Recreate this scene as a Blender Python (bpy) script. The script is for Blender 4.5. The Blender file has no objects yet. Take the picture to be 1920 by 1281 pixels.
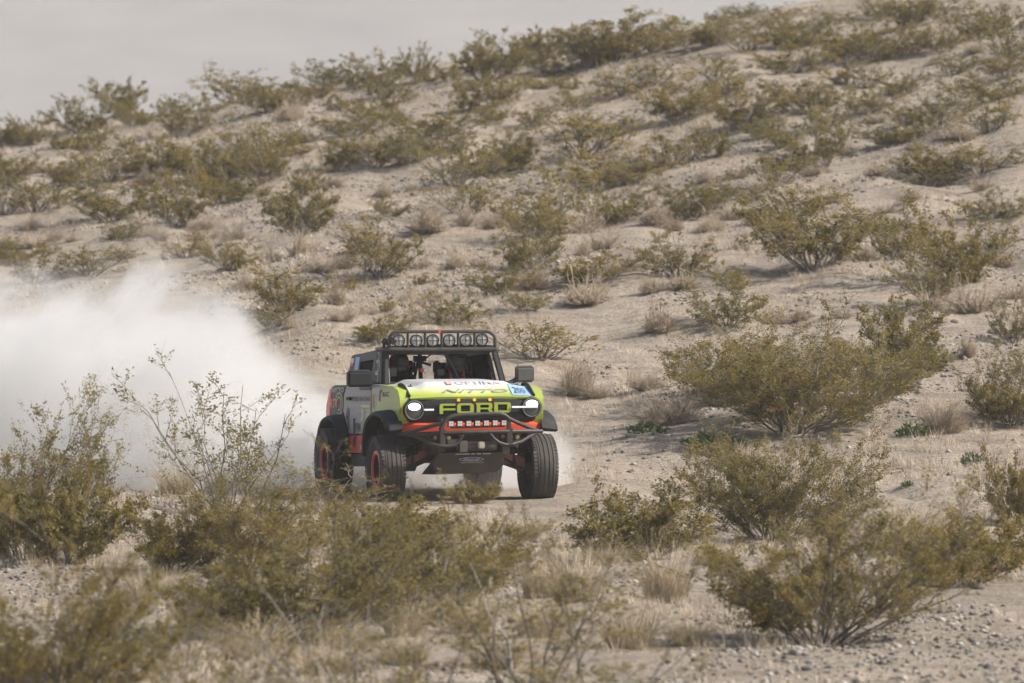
import bpy, bmesh, math, random
import numpy as np
from mathutils import Vector, Matrix

# ------------------------------------------------------------------ camera, sky, sun, exposure
SC = bpy.context.scene
COL = SC.collection
FPX = 15000.0            # focal length in pixels of the 1920 wide photograph
CAM_Z = 4.5              # camera height above the track
HOR = 262.0              # picture row of the horizon
cam_data = bpy.data.cameras.new('camera')
cam = bpy.data.objects.new('camera', cam_data); COL.objects.link(cam)
cam.location = (0, 0, CAM_Z); cam.rotation_euler = (math.radians(90), 0, 0)
cam_data.sensor_width = 36.0
cam_data.lens = 36.0 * FPX / 1920.0
cam_data.shift_y = -(640.5 - HOR) / 1920.0
cam_data.clip_start = 1.0; cam_data.clip_end = 9000.0
cam_data.dof.use_dof = True
cam_data.dof.focus_distance = 99.3
cam_data.dof.aperture_fstop = 3.5
SC.camera = cam

SUN_EL, SUN_AZ = math.radians(40), math.radians(97)   # azimuth clockwise from +Y (view direction); 90 = from the viewer's right
world = bpy.data.worlds.new('World'); SC.world = world; world.use_nodes = True
wn = world.node_tree.nodes; wl = world.node_tree.links
sky = wn.new('ShaderNodeTexSky'); sky.sky_type = 'NISHITA'; sky.sun_disc = False
sky.sun_elevation = SUN_EL; sky.sun_rotation = SUN_AZ; sky.dust_density = 3.0; sky.air_density = 1.0
wn['Background'].inputs['Strength'].default_value = 0.085
wl.new(sky.outputs[0], wn['Background'].inputs['Color'])
sun_data = bpy.data.lights.new('sun', 'SUN'); sun_data.energy = 4.6; sun_data.angle = math.radians(0.53)
sun_data.color = (1.0, 0.95, 0.87)
sun = bpy.data.objects.new('sun', sun_data); COL.objects.link(sun)
sd = Vector((math.sin(SUN_AZ) * math.cos(SUN_EL), math.cos(SUN_AZ) * math.cos(SUN_EL), math.sin(SUN_EL)))
sun.rotation_euler = sd.to_track_quat('Z', 'Y').to_euler(); sun.location = (60, 60, 60)

SC.view_settings.view_transform = 'Standard'; SC.view_settings.look = 'None'
SC.view_settings.exposure = 0.58; SC.view_settings.gamma = 1.0; SC.view_settings.use_curve_mapping = False
cy = SC.cycles
cy.use_denoising = True; cy.max_bounces = 6; cy.diffuse_bounces = 2; cy.glossy_bounces = 2
cy.transmission_bounces = 4; cy.volume_bounces = 4; cy.transparent_max_bounces = 8
cy.sample_clamp_indirect = 4.0; cy.caustics_reflective = False; cy.caustics_refractive = False
cy.volume_step_rate = 1.0; cy.volume_max_steps = 128
cy.use_adaptive_sampling = True; cy.adaptive_threshold = 0.04

# ------------------------------------------------------------------ helpers
def tag(o, label=None, cat=None, group=None, kind=None):
    if label: o['label'] = label
    if cat: o['category'] = cat
    if group: o['group'] = group
    if kind: o['kind'] = kind
    return o

def mesh_np(name, V, F, smooth=False):
    """V (n,3) array; F list of arrays (m,3)/(m,4) or of index lists"""
    me = bpy.data.meshes.new(name)
    V = np.asarray(V, dtype=np.float32).reshape(-1, 3)
    idx, starts, tot = [], [], 0
    for f in F:
        f = np.asarray(f, dtype=np.int32)
        if f.size == 0: continue
        k = f.shape[1]
        idx.append(f.ravel()); starts.append(tot + np.arange(f.shape[0]) * k); tot += f.size
    idx = np.concatenate(idx); starts = np.concatenate(starts)
    me.vertices.add(len(V)); me.vertices.foreach_set('co', V.ravel())
    me.loops.add(len(idx)); me.loops.foreach_set('vertex_index', idx)
    me.polygons.add(len(starts)); me.polygons.foreach_set('loop_start', starts.astype(np.int32))
    me.update(calc_edges=True); me.validate()
    if smooth:
        me.polygons.foreach_set('use_smooth', np.ones(len(me.polygons), dtype=bool))
    return me

def face_attr(me, name, vals):
    a = me.attributes.new(name, 'FLOAT', 'FACE')
    a.data.foreach_set('value', np.asarray(vals, dtype=np.float32))

def link(name, me, m=None, parent=None, loc=None):
    o = bpy.data.objects.new(name, me); COL.objects.link(o)
    if m is not None and me is not None and not me.materials: me.materials.append(m)
    if parent is not None: o.parent = parent
    if loc is not None: o.location = loc
    return o

def empty(name, loc=(0, 0, 0), rz=0.0):
    o = bpy.data.objects.new(name, None); COL.objects.link(o)
    o.location = loc; o.rotation_euler = (0, 0, rz); o.empty_display_size = 0.2
    return o

def _hash(ix, iy, seed):
    h = (ix.astype(np.int64) * 374761393 + iy.astype(np.int64) * 668265263 + seed * 1442695041) & 0x7fffffff
    h = ((h ^ (h >> 13)) * 1274126177) & 0x7fffffff
    return ((h ^ (h >> 16)) & 0xffff) / 65535.0

def vnoise(x, y, seed=0):
    x = np.asarray(x, float); y = np.asarray(y, float)
    ix = np.floor(x); iy = np.floor(y); fx = x - ix; fy = y - iy
    fx = fx * fx * fx * (fx * (fx * 6 - 15) + 10); fy = fy * fy * fy * (fy * (fy * 6 - 15) + 10)
    a = _hash(ix, iy, seed); b = _hash(ix + 1, iy, seed); c = _hash(ix, iy + 1, seed); d = _hash(ix + 1, iy + 1, seed)
    return (a * (1 - fx) + b * fx) * (1 - fy) + (c * (1 - fx) + d * fx) * fy - 0.5

def fbm(x, y, seed, octs=3):
    s = 0; a = 1.0
    for k in range(octs):
        s = s + a * vnoise(x * 2 ** k + 17.3 * k, y * 2 ** k - 9.1 * k, seed + k); a *= 0.5
    return s

def sstep(t):
    t = np.clip(t, 0, 1); return t * t * (3 - 2 * t)

# ------------------------------------------------------------------ material helpers
def new_mat(name):
    m = bpy.data.materials.new(name); m.use_nodes = True
    nt = m.node_tree
    return m, nt.nodes, nt.links, nt.nodes['Principled BSDF']

def N(nodes, kind, **kw):
    n = nodes.new(kind)
    for k, v in kw.items():
        if k in n.inputs: n.inputs[k].default_value = v
        else: setattr(n, k, v)
    return n

def mixc(nodes, links, fac, a, b, blend='MIX'):
    n = nodes.new('ShaderNodeMix'); n.data_type = 'RGBA'; n.blend_type = blend
    for sock, v in ((n.inputs[0], fac), (n.inputs[6], a), (n.inputs[7], b)):
        if hasattr(v, 'links') or isinstance(v, bpy.types.NodeSocket): links.new(v, sock)
        elif isinstance(v, (int, float)): sock.default_value = v
        else: sock.default_value = (*v, 1.0)
    return n.outputs[2]

def ramp(nodes, links, src, stops, interp='LINEAR'):
    r = nodes.new('ShaderNodeValToRGB'); r.color_ramp.interpolation = interp
    els = r.color_ramp.elements
    while len(els) < len(stops): els.new(0.5)
    for e, (p, c) in zip(els, stops):
        e.position = p; e.color = (*c, 1) if len(c) == 3 else c
    links.new(src, r.inputs[0])
    return r.outputs[0]

DUST = (0.36, 0.30, 0.23)
def paint(name, color, rough=0.45, metal=0.0, dust=0.25, coat=0.0, spec=0.5, scale=7.0):
    """vehicle surface: colour with an uneven film of desert dust"""
    m, n, l, b = new_mat(name)
    tc = N(n, 'ShaderNodeTexCoord')
    no = N(n, 'ShaderNodeTexNoise', Scale=scale, Detail=5.0, Roughness=0.65)
    l.new(tc.outputs['Object'], no.inputs['Vector'])
    f = ramp(n, l, no.outputs['Fac'], [(0.35, (0, 0, 0)), (0.75, (1, 1, 1))])
    mul = N(n, 'ShaderNodeMath', operation='MULTIPLY'); mul.inputs[1].default_value = dust
    l.new(f, mul.inputs[0])
    add = N(n, 'ShaderNodeMath', operation='ADD'); add.inputs[1].default_value = dust * 0.35
    l.new(mul.outputs[0], add.inputs[0])
    c = mixc(n, l, add.outputs[0], color, DUST)
    l.new(c, b.inputs['Base Color'])
    b.inputs['Roughness'].default_value = rough; b.inputs['Metallic'].default_value = metal
    b.inputs['Coat Weight'].default_value = coat; b.inputs['Specular IOR Level'].default_value = spec
    return m
# ------------------------------------------------------------------ terrain
TRUCK_X, TRUCK_Y, TRUCK_RZ = -0.627, 100.0, math.radians(15.7)
RIDGE_PX = [-900, -400, 0, 100, 380, 500, 620, 830, 1060, 1240, 1400, 1480, 1920, 2600, 3600]
RIDGE_ROW = [300, 262, 238, 230, 195, 167, 152, 113, 76, 48, 20, 6, -75, -190, -330]
RIDGE_X = [(p - 960) / FPX * 178 for p in RIDGE_PX]; RIDGE_Z = [CAM_Z + (HOR - r) / FPX * 178 for r in RIDGE_ROW]
BUMPS = []   # (x, y, rx, ry, h)

def height(x, y):
    x = np.asarray(x, float); y = np.asarray(y, float)
    xc = 45 * np.tanh(x / 45)
    # hill behind the track
    zr = np.interp(xc, RIDGE_X, RIDGE_Z)
    S = np.maximum(zr / 73.0, 0.015)
    d = y - 104.0
    up = np.where(d > 0, np.sqrt(d * d + 16) - 4, 0.0)
    crest = 74.0
    over = np.maximum(d - crest, 0)
    hill = S * np.minimum(up, crest) - np.minimum(over * over * 0.012, 4 + over * 0.02)
    hill = np.maximum(hill, -4.0 + 0 * y)
    hmask = sstep((y - 104) / 14)
    # truck's own ground kept flat
    ex = (x - TRUCK_X) * math.cos(TRUCK_RZ) + (y - TRUCK_Y) * math.sin(TRUCK_RZ)
    ey = -(x - TRUCK_X) * math.sin(TRUCK_RZ) + (y - TRUCK_Y) * math.cos(TRUCK_RZ)
    flat = sstep((np.maximum(np.abs(ex) / 1.9, np.abs(ey - 1.2) / 2.9) - 0.75) / 0.6)
    fade = 1 - sstep((np.abs(x) - 200) / 200)
    und = 0.42 * fbm(x * 0.09, y * 0.06, 3) * hmask + 0.22 * fbm(x * 0.35, y * 0.16, 11) * (0.45 + 0.55 * hmask); und = und * (1 - 0.85 * sstep((y - 158) / 16))
    und = und + 0.075 * fbm(x * 1.1, y * 0.7, 23) + 0.03 * fbm(x * 3.3, y * 2.4, 31, 2)
    und = und + 0.16 * fbm(x * 0.9 + 3, y * 0.16, 41, 3) * hmask * (1 - 0.6 * sstep((y - 160) / 14)) + 0.10 * fbm(x * 0.3, y * 0.8, 47, 3) * hmask
    ruts = sstep((x - 0.9) / 1.5) * sstep((y - 90) / 3) * sstep((110 - y) / 5)      # churned sand where the track runs on
    und = und + ruts * (0.24 * fbm(x * 0.55 + 9, y * 0.75, 57, 4) + 0.05 * np.sin(y * 2.3 + 0.8 * x + 3 * vnoise(x * 0.5, y * 0.3, 5)))
    z = hill + und * flat * fade
    # the near ground falls slightly towards the viewer's left, a lip lies in front of the front wheels
    z = z + 0.075 * np.exp(-((y - 97.4 - 0.10 * (x - 0.5)) / 0.55) ** 2) * sstep((4.0 - np.abs(x - 0.2)) / 2.0) * (1 + 0.8 * vnoise(x * 2.2, y * 1.1, 77))
    for bx, by, rx, ry, h in BUMPS:
        z = z + h * np.exp(-((x - bx) / rx) ** 2 - ((y - by) / ry) ** 2)
    return z

def unproject(px, py):
    """ground point seen at a pixel of the 1920x1281 photograph"""
    Y = np.arange(48.0, 200.0, 0.25)
    X = (px - 960.0) / FPX * Y; Z = CAM_Z - (py - HOR) / FPX * Y
    g = height(X, Y)
    k = np.argmax(g >= Z)
    if not (g >= Z).any():
        k = int(np.argmin(Z - g)); 
        return float(X[k]), float(Y[k]), float(g[k])
    if k > 0:
        a, b = Z[k - 1] - g[k - 1], g[k] - Z[k]
        t = a / (a + b + 1e-9); Yk = Y[k - 1] + t * 0.25
    else: Yk = Y[0]
    Xk = (px - 960.0) / FPX * Yk
    return float(Xk), float(Yk), float(height(Xk, Yk))

# low mounds and ruts beside the track (found where the photograph shows them)
for px, py, rx, ry, h in ((1110, 925, 0.55, 1.3, 0.13), (1245, 930, 0.8, 1.6, 0.16), (1500, 905, 0.9, 1.2, 0.16), (1760, 935, 1.0, 1.6, 0.2),
                          (1640, 965, 1.1, 1.5, 0.12), (590, 628, 0.9, 2.5, 0.25), (700, 640, 0.8, 2.5, 0.2), (230, 985, 0.9, 2.2, 0.22),
                          (1010, 1010, 0.5, 1.2, 0.12), (1850, 820, 1.2, 2.5, 0.3), (1480, 800, 1.5, 2.5, 0.3), (1120, 980, 0.9, 1.0, -0.07)):
    BUMPS.append((*unproject(px, py)[:2], rx, ry, h))

def axis(core0, core1, step, far, grow=1.22):
    c = list(np.arange(core0, core1 + 1e-6, step))
    s, v = step, core1; hi = []
    while v < far[1]: s *= grow; v += s; hi.append(v)
    s, v = step, core0; lo = []
    while v > far[0]: s *= grow; v -= s; lo.append(v)
    return np.array(lo[::-1] + c + hi)

gx = axis(-15, 15, 0.16, (-2500, 2500)); 
gy = np.concatenate([axis(56, 110, 0.16, (-60, 110)), axis(110.3, 186, 0.34, (110.3, 4200))])
X, Yg = np.meshgrid(gx, gy)
Z = height(X, Yg)
nx, ny = len(gx), len(gy)
ii = np.arange(nx * ny).reshape(ny, nx)
quads = np.stack([ii[:-1, :-1], ii[:-1, 1:], ii[1:, 1:], ii[1:, :-1]], -1).reshape(-1, 4)
me = mesh_np('ground', np.stack([X, Yg, Z], -1), [quads], smooth=True)

m, n, l, b = new_mat('desert_sand')
tc = N(n, 'ShaderNodeTexCoord'); P = tc.outputs['Object']
big = N(n, 'ShaderNodeTexNoise', Scale=0.22, Detail=4.0, Roughness=0.6); l.new(P, big.inputs['Vector'])
mp = N(n, 'ShaderNodeMapping'); mp.inputs['Scale'].default_value = (1.0, 0.45, 1.0); l.new(P, mp.inputs['Vector'])
mid = N(n, 'ShaderNodeTexNoise', Scale=1.6, Detail=6.0, Roughness=0.65); l.new(mp.outputs[0], mid.inputs['Vector'])
fine = N(n, 'ShaderNodeTexNoise', Scale=22.0, Detail=5.0, Roughness=0.75); l.new(P, fine.inputs['Vector'])
vor = N(n, 'ShaderNodeTexVoronoi', Scale=15.0, Randomness=1.0); l.new(P, vor.inputs['Vector'])
base = ramp(n, l, big.outputs['Fac'], [(0.30, (0.485, 0.402, 0.315)), (0.52, (0.555, 0.462, 0.362)), (0.72, (0.475, 0.410, 0.338))])
grav = ramp(n, l, mid.outputs['Fac'], [(0.38, (0.08, 0.08, 0.08)), (0.58, (1, 1, 1))])
stone_c = ramp(n, l, vor.outputs['Color'], [(0.2, (0.15, 0.14, 0.13)), (0.5, (0.33, 0.29, 0.245)), (0.85, (0.56, 0.51, 0.45))])
inst = ramp(n, l, vor.outputs['Distance'], [(0.30, (1, 1, 1)), (0.46, (0, 0, 0))])
gm = N(n, 'ShaderNodeMath', operation='MULTIPLY'); l.new(grav, gm.inputs[0]); l.new(inst, gm.inputs[1])
gm2 = N(n, 'ShaderNodeMath', operation='MULTIPLY'); l.new(gm.outputs[0], gm2.inputs[0]); gm2.inputs[1].default_value = 0.9
pav = N(n, 'ShaderNodeTexNoise', Scale=0.55, Detail=6.0, Roughness=0.7); l.new(mp.outputs[0], pav.inputs['Vector'])
pavf = ramp(n, l, pav.outputs['Fac'], [(0.46, (0, 0, 0)), (0.66, (0.75, 0.75, 0.75))])
base = mixc(n, l, pavf, base, (0.335, 0.283, 0.225))
c1 = mixc(n, l, gm2.outputs[0], base, stone_c)
red = N(n, 'ShaderNodeTexNoise', Scale=0.8, Detail=5.0, Roughness=0.7); 
mp2 = N(n, 'ShaderNodeMapping'); mp2.inputs['Location'].default_value = (31, 7, 0); mp2.inputs['Scale'].default_value = (1, 0.5, 1); l.new(P, mp2.inputs['Vector']); l.new(mp2.outputs[0], red.inputs['Vector'])
redf = ramp(n, l, red.outputs['Fac'], [(0.56, (0, 0, 0)), (0.72, (0.6, 0.6, 0.6))])
c2 = mixc(n, l, redf, c1, (0.31, 0.205, 0.145))
finef = ramp(n, l, fine.outputs['Fac'], [(0.30, (0.60, 0.60, 0.61)), (0.62, (1.12, 1.12, 1.12))])
mp3 = N(n, 'ShaderNodeMapping'); mp3.inputs['Scale'].default_value = (0.45, 1.7, 1.0); l.new(P, mp3.inputs['Vector'])
stk = N(n, 'ShaderNodeTexNoise', Scale=1.5, Detail=7.0, Roughness=0.72, Distortion=0.4); l.new(mp3.outputs[0], stk.inputs['Vector'])
stf = ramp(n, l, stk.outputs['Fac'], [(0.32, (0.70, 0.69, 0.69)), (0.50, (0.98, 0.98, 0.98)), (0.68, (1.16, 1.16, 1.17))])
c2 = mixc(n, l, 1.0, c2, stf, 'MULTIPLY')
c3 = mixc(n, l, 1.0, c2, finef, 'MULTIPLY')
l.new(c3, b.inputs['Base Color']); b.inputs['Roughness'].default_value = 0.95; b.inputs['Specular IOR Level'].default_value = 0.15
bmp = N(n, 'ShaderNodeBump', Strength=1.0, Distance=0.08)
hs = N(n, 'ShaderNodeMath', operation='ADD'); l.new(fine.outputs['Fac'], hs.inputs[0])
hm = N(n, 'ShaderNodeMath', operation='MULTIPLY'); l.new(mid.outputs['Fac'], hm.inputs[0]); hm.inputs[1].default_value = 2.0
l.new(hm.outputs[0], hs.inputs[1]); l.new(hs.outputs[0], bmp.inputs['Height']); l.new(bmp.outputs[0], b.inputs['Normal'])
MAT_SAND = m
g = link('ground', me, m); tag(g, 'pale gravelly desert sand rising into a hillside', kind='structure')

# far mountain flank behind the ridge
mx = np.linspace(-2400, 2400, 170); my = np.linspace(2900, 4200, 90)
MX, MY = np.meshgrid(mx, my)
rise = sstep((MY - 2950) / 1100)
gul = np.abs(fbm(MX * 0.006 + MY * 0.0035, MY * 0.0016, 51, 4))
MZ = -6 + rise * (140 + 26 * fbm(MX * 0.0012, MY * 0.001, 61)) - 36 * gul * rise + 9 * fbm(MX * 0.012, MY * 0.008, 71) * rise
i2 = np.arange(MX.size).reshape(MX.shape)
q2 = np.stack([i2[:-1, :-1], i2[:-1, 1:], i2[1:, 1:], i2[1:, :-1]], -1).reshape(-1, 4)
mm, n, l, b = new_mat('mountain_rock')
tc = N(n, 'ShaderNodeTexCoord'); no = N(n, 'ShaderNodeTexNoise', Scale=0.012, Detail=8.0, Roughness=0.7); l.new(tc.outputs['Object'], no.inputs['Vector'])
l.new(ramp(n, l, no.outputs['Fac'], [(0.36, (0.125, 0.120, 0.118)), (0.64, (0.27, 0.258, 0.245))]), b.inputs['Base Color']); b.inputs['Roughness'].default_value = 1.0
mt = link('mountain', mesh_np('mountain', np.stack([MX, MY, MZ], -1), [q2], smooth=True), mm)
tag(mt, 'distant bare mountain flank lost in pale haze', kind='structure')
# ------------------------------------------------------------------ vegetation prototypes
def foliage_mat(name, stops, transl=0.3, hue_var=0.25):
    m, n, l, b = new_mat(name)
    at = N(n, 'ShaderNodeAttribute', attribute_name='tint'); oi = N(n, 'ShaderNodeObjectInfo')
    ad = N(n, 'ShaderNodeMath', operation='MULTIPLY_ADD'); l.new(oi.outputs['Random'], ad.inputs[0]); ad.inputs[1].default_value = hue_var
    l.new(at.outputs['Fac'], ad.inputs[2])
    sb = N(n, 'ShaderNodeMath', operation='SUBTRACT'); l.new(ad.outputs[0], sb.inputs[0]); sb.inputs[1].default_value = hue_var * 0.5
    c = ramp(n, l, sb.outputs[0], stops)
    l.new(c, b.inputs['Base Color']); b.inputs['Roughness'].default_value = 0.6; b.inputs['Specular IOR Level'].default_value = 0.3
    if transl > 0:
        tr = N(n, 'ShaderNodeBsdfTranslucent'); l.new(c, tr.inputs['Color'])
        mx = N(n, 'ShaderNodeMixShader'); mx.inputs[0].default_value = transl
        l.new(b.outputs[0], mx.inputs[1]); l.new(tr.outputs[0], mx.inputs[2])
        l.new(mx.outputs[0], n['Material Output'].inputs['Surface'])
    return m

M_LEAF = foliage_mat('creosote_leaves', [(0.0, (0.130, 0.116, 0.034)), (0.3, (0.212, 0.172, 0.046)), (0.66, (0.292, 0.226, 0.062)), (0.90, (0.325, 0.240, 0.062)), (1.0, (0.345, 0.225, 0.062))], 0.42, 0.26)
M_STEM = foliage_mat('creosote_bark', [(0.0, (0.10, 0.085, 0.073)), (0.5, (0.18, 0.155, 0.132)), (1.0, (0.30, 0.27, 0.24))], 0.0, 0.3)
M_DRY = foliage_mat('dry_twigs', [(0.0, (0.42, 0.345, 0.26)), (0.5, (0.58, 0.485, 0.37)), (1.0, (0.72, 0.61, 0.475))], 0.4, 0.35)
M_GRASS = foliage_mat('dry_grass_blades', [(0.0, (0.33, 0.265, 0.175)), (0.5, (0.50, 0.41, 0.28)), (1.0, (0.62, 0.53, 0.39))], 0.35, 0.3)
M_WEED = foliage_mat('weed_leaves', [(0.0, (0.045, 0.075, 0.022)), (0.6, (0.085, 0.125, 0.038)), (1.0, (0.15, 0.18, 0.065))], 0.35, 0.3)

class Tubes:
    def __init__(s, sides=3): s.V = []; s.F = []; s.T = []; s.n = 0; s.k = sides
    def add(s, pts, r0, r1, tint):
        pts = np.asarray(pts, float); m = len(pts); k = s.k
        d = np.gradient(pts, axis=0); d /= np.linalg.norm(d, axis=1)[:, None] + 1e-9
        a = np.cross(d, [0.31, 0.77, 0.55]); a /= np.linalg.norm(a, axis=1)[:, None] + 1e-9
        c = np.cross(d, a); r = np.linspace(r0, r1, m)[:, None]
        for q in range(k):
            t = 2 * math.pi * q / k
            s.V.append(pts + r * (math.cos(t) * a + math.sin(t) * c))
        base = s.n
        for q in range(k):
            q2 = (q + 1) % k
            i = np.arange(m - 1)
            s.F.append(np.stack([base + q * m + i, base + q2 * m + i, base + q2 * m + i + 1, base + q * m + i + 1], -1))
        s.T.append(np.full(k * (m - 1), tint)); s.n += k * m
    def mesh(s, name):
        me = mesh_np(name, np.concatenate(s.V), [np.concatenate(s.F)], smooth=True); face_attr(me, 'tint', np.concatenate(s.T)); return me

def leaf_quads(P, D, size, rng, aspect=0.5, jit=0.35):
    """rhombic leaflets at P growing roughly along D"""
    n = len(P)
    d = D + rng.normal(0, 0.9, (n, 3)); d /= np.linalg.norm(d, axis=1)[:, None]
    s = np.cross(d, rng.normal(0, 1, (n, 3))); s /= np.linalg.norm(s, axis=1)[:, None] + 1e-9
    L = size * (1 + jit * rng.uniform(-1, 1, n))[:, None]
    V = np.stack([P, P + d * L * 0.5 + s * L * aspect * 0.5, P + d * L, P + d * L * 0.5 - s * L * aspect * 0.5], 1).reshape(-1, 3)
    return V

def rot_dir(d, ang, rng):
    ax = np.cross(d, rng.normal(0, 1, 3)); ax /= np.linalg.norm(ax) + 1e-9
    return d * math.cos(ang) + np.cross(ax, d) * math.sin(ang)

def path(p, d, L, n, rng, wob=0.12, up=0.0):
    pts = [np.array(p, float)]; d = np.array(d, float)
    for i in range(n):
        d = d + rng.normal(0, wob, 3) + np.array([0, 0, up]); d /= np.linalg.norm(d)
        pts.append(pts[-1] + d * L / n)
    return np.array(pts), d

def creosote(seed, W, H, stems=16, br=5, tw=4, lv=11, leaf=0.028, spread=1.0, r0=0.012, lop=0.25, sparse=0.0, lmin=0.62):
    """open vase of stems, leaves only on the outer twigs; returns (branches mesh, foliage mesh)"""
    rng = np.random.default_rng(seed)
    T = Tubes(3); LP, LD, LT = [], [], []
    lean = rng.uniform(0, 6.28); lobes = rng.uniform(lmin, 1.15, 7)
    for i in range(stems):
        az = 2 * math.pi * (i + rng.uniform(-0.5, 0.5)) / stems
        f = math.sqrt(rng.uniform(0.0, 1)) * spread
        th = 0.10 + f * 1.18
        lob = lobes[int(az / 6.2832 * 7) % 7] * rng.uniform(0.78, 1.08) * (1 + lop * math.cos(az - lean) * 0.6)
        tip = np.array([math.cos(az) * math.sin(th) * W * 0.56, math.sin(az) * math.sin(th) * W * 0.56, H * (0.18 + 0.82 * math.cos(th) ** 0.75)]) * lob
        b0 = np.array([math.cos(az), math.sin(az), 0]) * rng.uniform(0.0, 0.09) * W; b0[2] = -0.04
        mid = b0 * 0.45 + tip * 0.55 + np.array([0, 0, -0.06 * H * f]) + rng.normal(0, 0.035 * W, 3)
        t = np.linspace(0, 1, 6)[:, None]
        pts = (1 - t) ** 2 * b0 + 2 * t * (1 - t) * mid + t * t * tip
        pts[1:-1] += rng.normal(0, 0.013 * W, (4, 3))
        tint = rng.uniform(0.1, 0.95)
        T.add(pts, r0 * rng.uniform(0.7, 1.2), r0 * 0.3, tint)
        L = np.linalg.norm(tip - b0)
        nb = br if rng.random() > sparse else max(2, br // 2)
        for j in range(nb):
            u = 0.14 + 0.86 * (j + rng.uniform(0.2, 0.9)) / nb
            k = min(int(u * 5), 4); p = pts[k] + (pts[k + 1] - pts[k]) * (u * 5 - k)
            d = pts[k + 1] - pts[k]; d /= np.linalg.norm(d) + 1e-9
            bd = rot_dir(d, rng.uniform(0.3, 0.95), rng); bd[2] = bd[2] * 0.8 + 0.22
            bl = L * rng.uniform(0.16, 0.34) * (1.15 - 0.4 * u)
            bp, bd2 = path(p, bd / np.linalg.norm(bd), bl, 3, rng, 0.14, 0.05)
            T.add(bp, r0 * 0.42, r0 * 0.18, min(1, tint + 0.1))
            ctint = np.clip(rng.normal(0.45, 0.20), 0, 1)
            for q in range(tw):
                uu = rng.uniform(0.25, 1.0); kk = min(int(uu * 3), 2)
                tp = bp[kk] + (bp[kk + 1] - bp[kk]) * (uu * 3 - kk)
                td = rot_dir(bd2, rng.uniform(0.2, 0.9), rng); td[2] += 0.18; td /= np.linalg.norm(td)
                tl = bl * rng.uniform(0.35, 0.75)
                tpts, td2 = path(tp, td, tl, 2, rng, 0.18, 0.04)
                T.add(tpts, r0 * 0.2, r0 * 0.1, min(1, tint + 0.2))
                if rng.random() < sparse * 0.5: continue
                nl = int(lv * rng.uniform(0.6, 1.4))
                uu = rng.uniform(0.15, 1.0, nl)
                P = np.where(uu[:, None] < 0.5, tpts[0] + (tpts[1] - tpts[0]) * (uu * 2)[:, None], tpts[1] + (tpts[2] - tpts[1]) * (uu * 2 - 1)[:, None])
                P = P + rng.normal(0, leaf * 0.55, (nl, 3))
                LP.append(P); LD.append(np.tile(td2, (nl, 1))); LT.append(np.clip(ctint + rng.normal(0, 0.16, nl), 0, 1))
    LP = np.concatenate(LP); LD = np.concatenate(LD); LT = np.concatenate(LT)
    V = leaf_quads(LP, LD, leaf, rng, 0.55)
    V[:, 2] = np.maximum(V[:, 2], 0.01)
    fm = mesh_np('foliage', V, [np.arange(len(V)).reshape(-1, 4)]); face_attr(fm, 'tint', LT)
    sm = T.mesh('branches')
    # real extent, so that a copy can be scaled to the size it has in the place
    q = np.quantile(LP, [0.02, 0.98], axis=0)
    ext = (q[1][0] - q[0][0], q[1][1] - q[0][1], q[1][2])
    fm.materials.append(M_LEAF); sm.materials.append(M_STEM)
    return sm, fm, ext

def dry_shrub(seed, W, H, n=150, r=0.0045, forks=3, mat=None, leafy=0):
    rng = np.random.default_rng(seed); T = Tubes(3)
    for i in range(n):
        az = rng.uniform(0, 6.283); th = math.acos(1 - rng.uniform(0, 1) * 0.93)
        lob = 0.8 + 0.3 * math.sin(2 * az + seed) + 0.2 * math.sin(5 * az + 2 * seed) + 0.12 * math.sin(9 * az + seed)
        R = lob * np.array([math.cos(az) * math.sin(th) * W * 0.5, math.sin(az) * math.sin(th) * W * 0.5, H * math.cos(th) * 0.97 + 0.03 * H]) * rng.uniform(0.45, 1.15)
        b0 = np.array([math.cos(az), math.sin(az), 0]) * rng.uniform(0, 0.2) * W
        mid = (b0 + R) / 2 + rng.normal(0, 0.07 * W, 3); mid[2] = max(mid[2], 0.05 * H)
        t = np.linspace(0, 1, 4)[:, None]
        pts = (1 - t) ** 2 * b0 + 2 * t * (1 - t) * mid + t * t * R
        tint = rng.uniform(0.05, 0.95)
        T.add(pts, r * 1.4, r * 0.6, tint)
        for q in range(forks):
            k = rng.integers(1, 3); p = pts[k] + (pts[k + 1] - pts[k]) * rng.random()
            d = pts[k + 1] - pts[k]; d /= np.linalg.norm(d) + 1e-9
            fd = rot_dir(d, rng.uniform(0.3, 0.9), rng)
            fp, _ = path(p, fd, np.linalg.norm(R) * rng.uniform(0.18, 0.38), 2, rng, 0.25)
            fp[:, 2] = np.maximum(fp[:, 2], 0.01)
            T.add(fp, r * 0.8, r * 0.4, min(1, tint + rng.uniform(-0.1, 0.25)))
    me = T.mesh('dry_shrub'); me.materials.append(mat or M_DRY)
    return me, (W, W, H)

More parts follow.
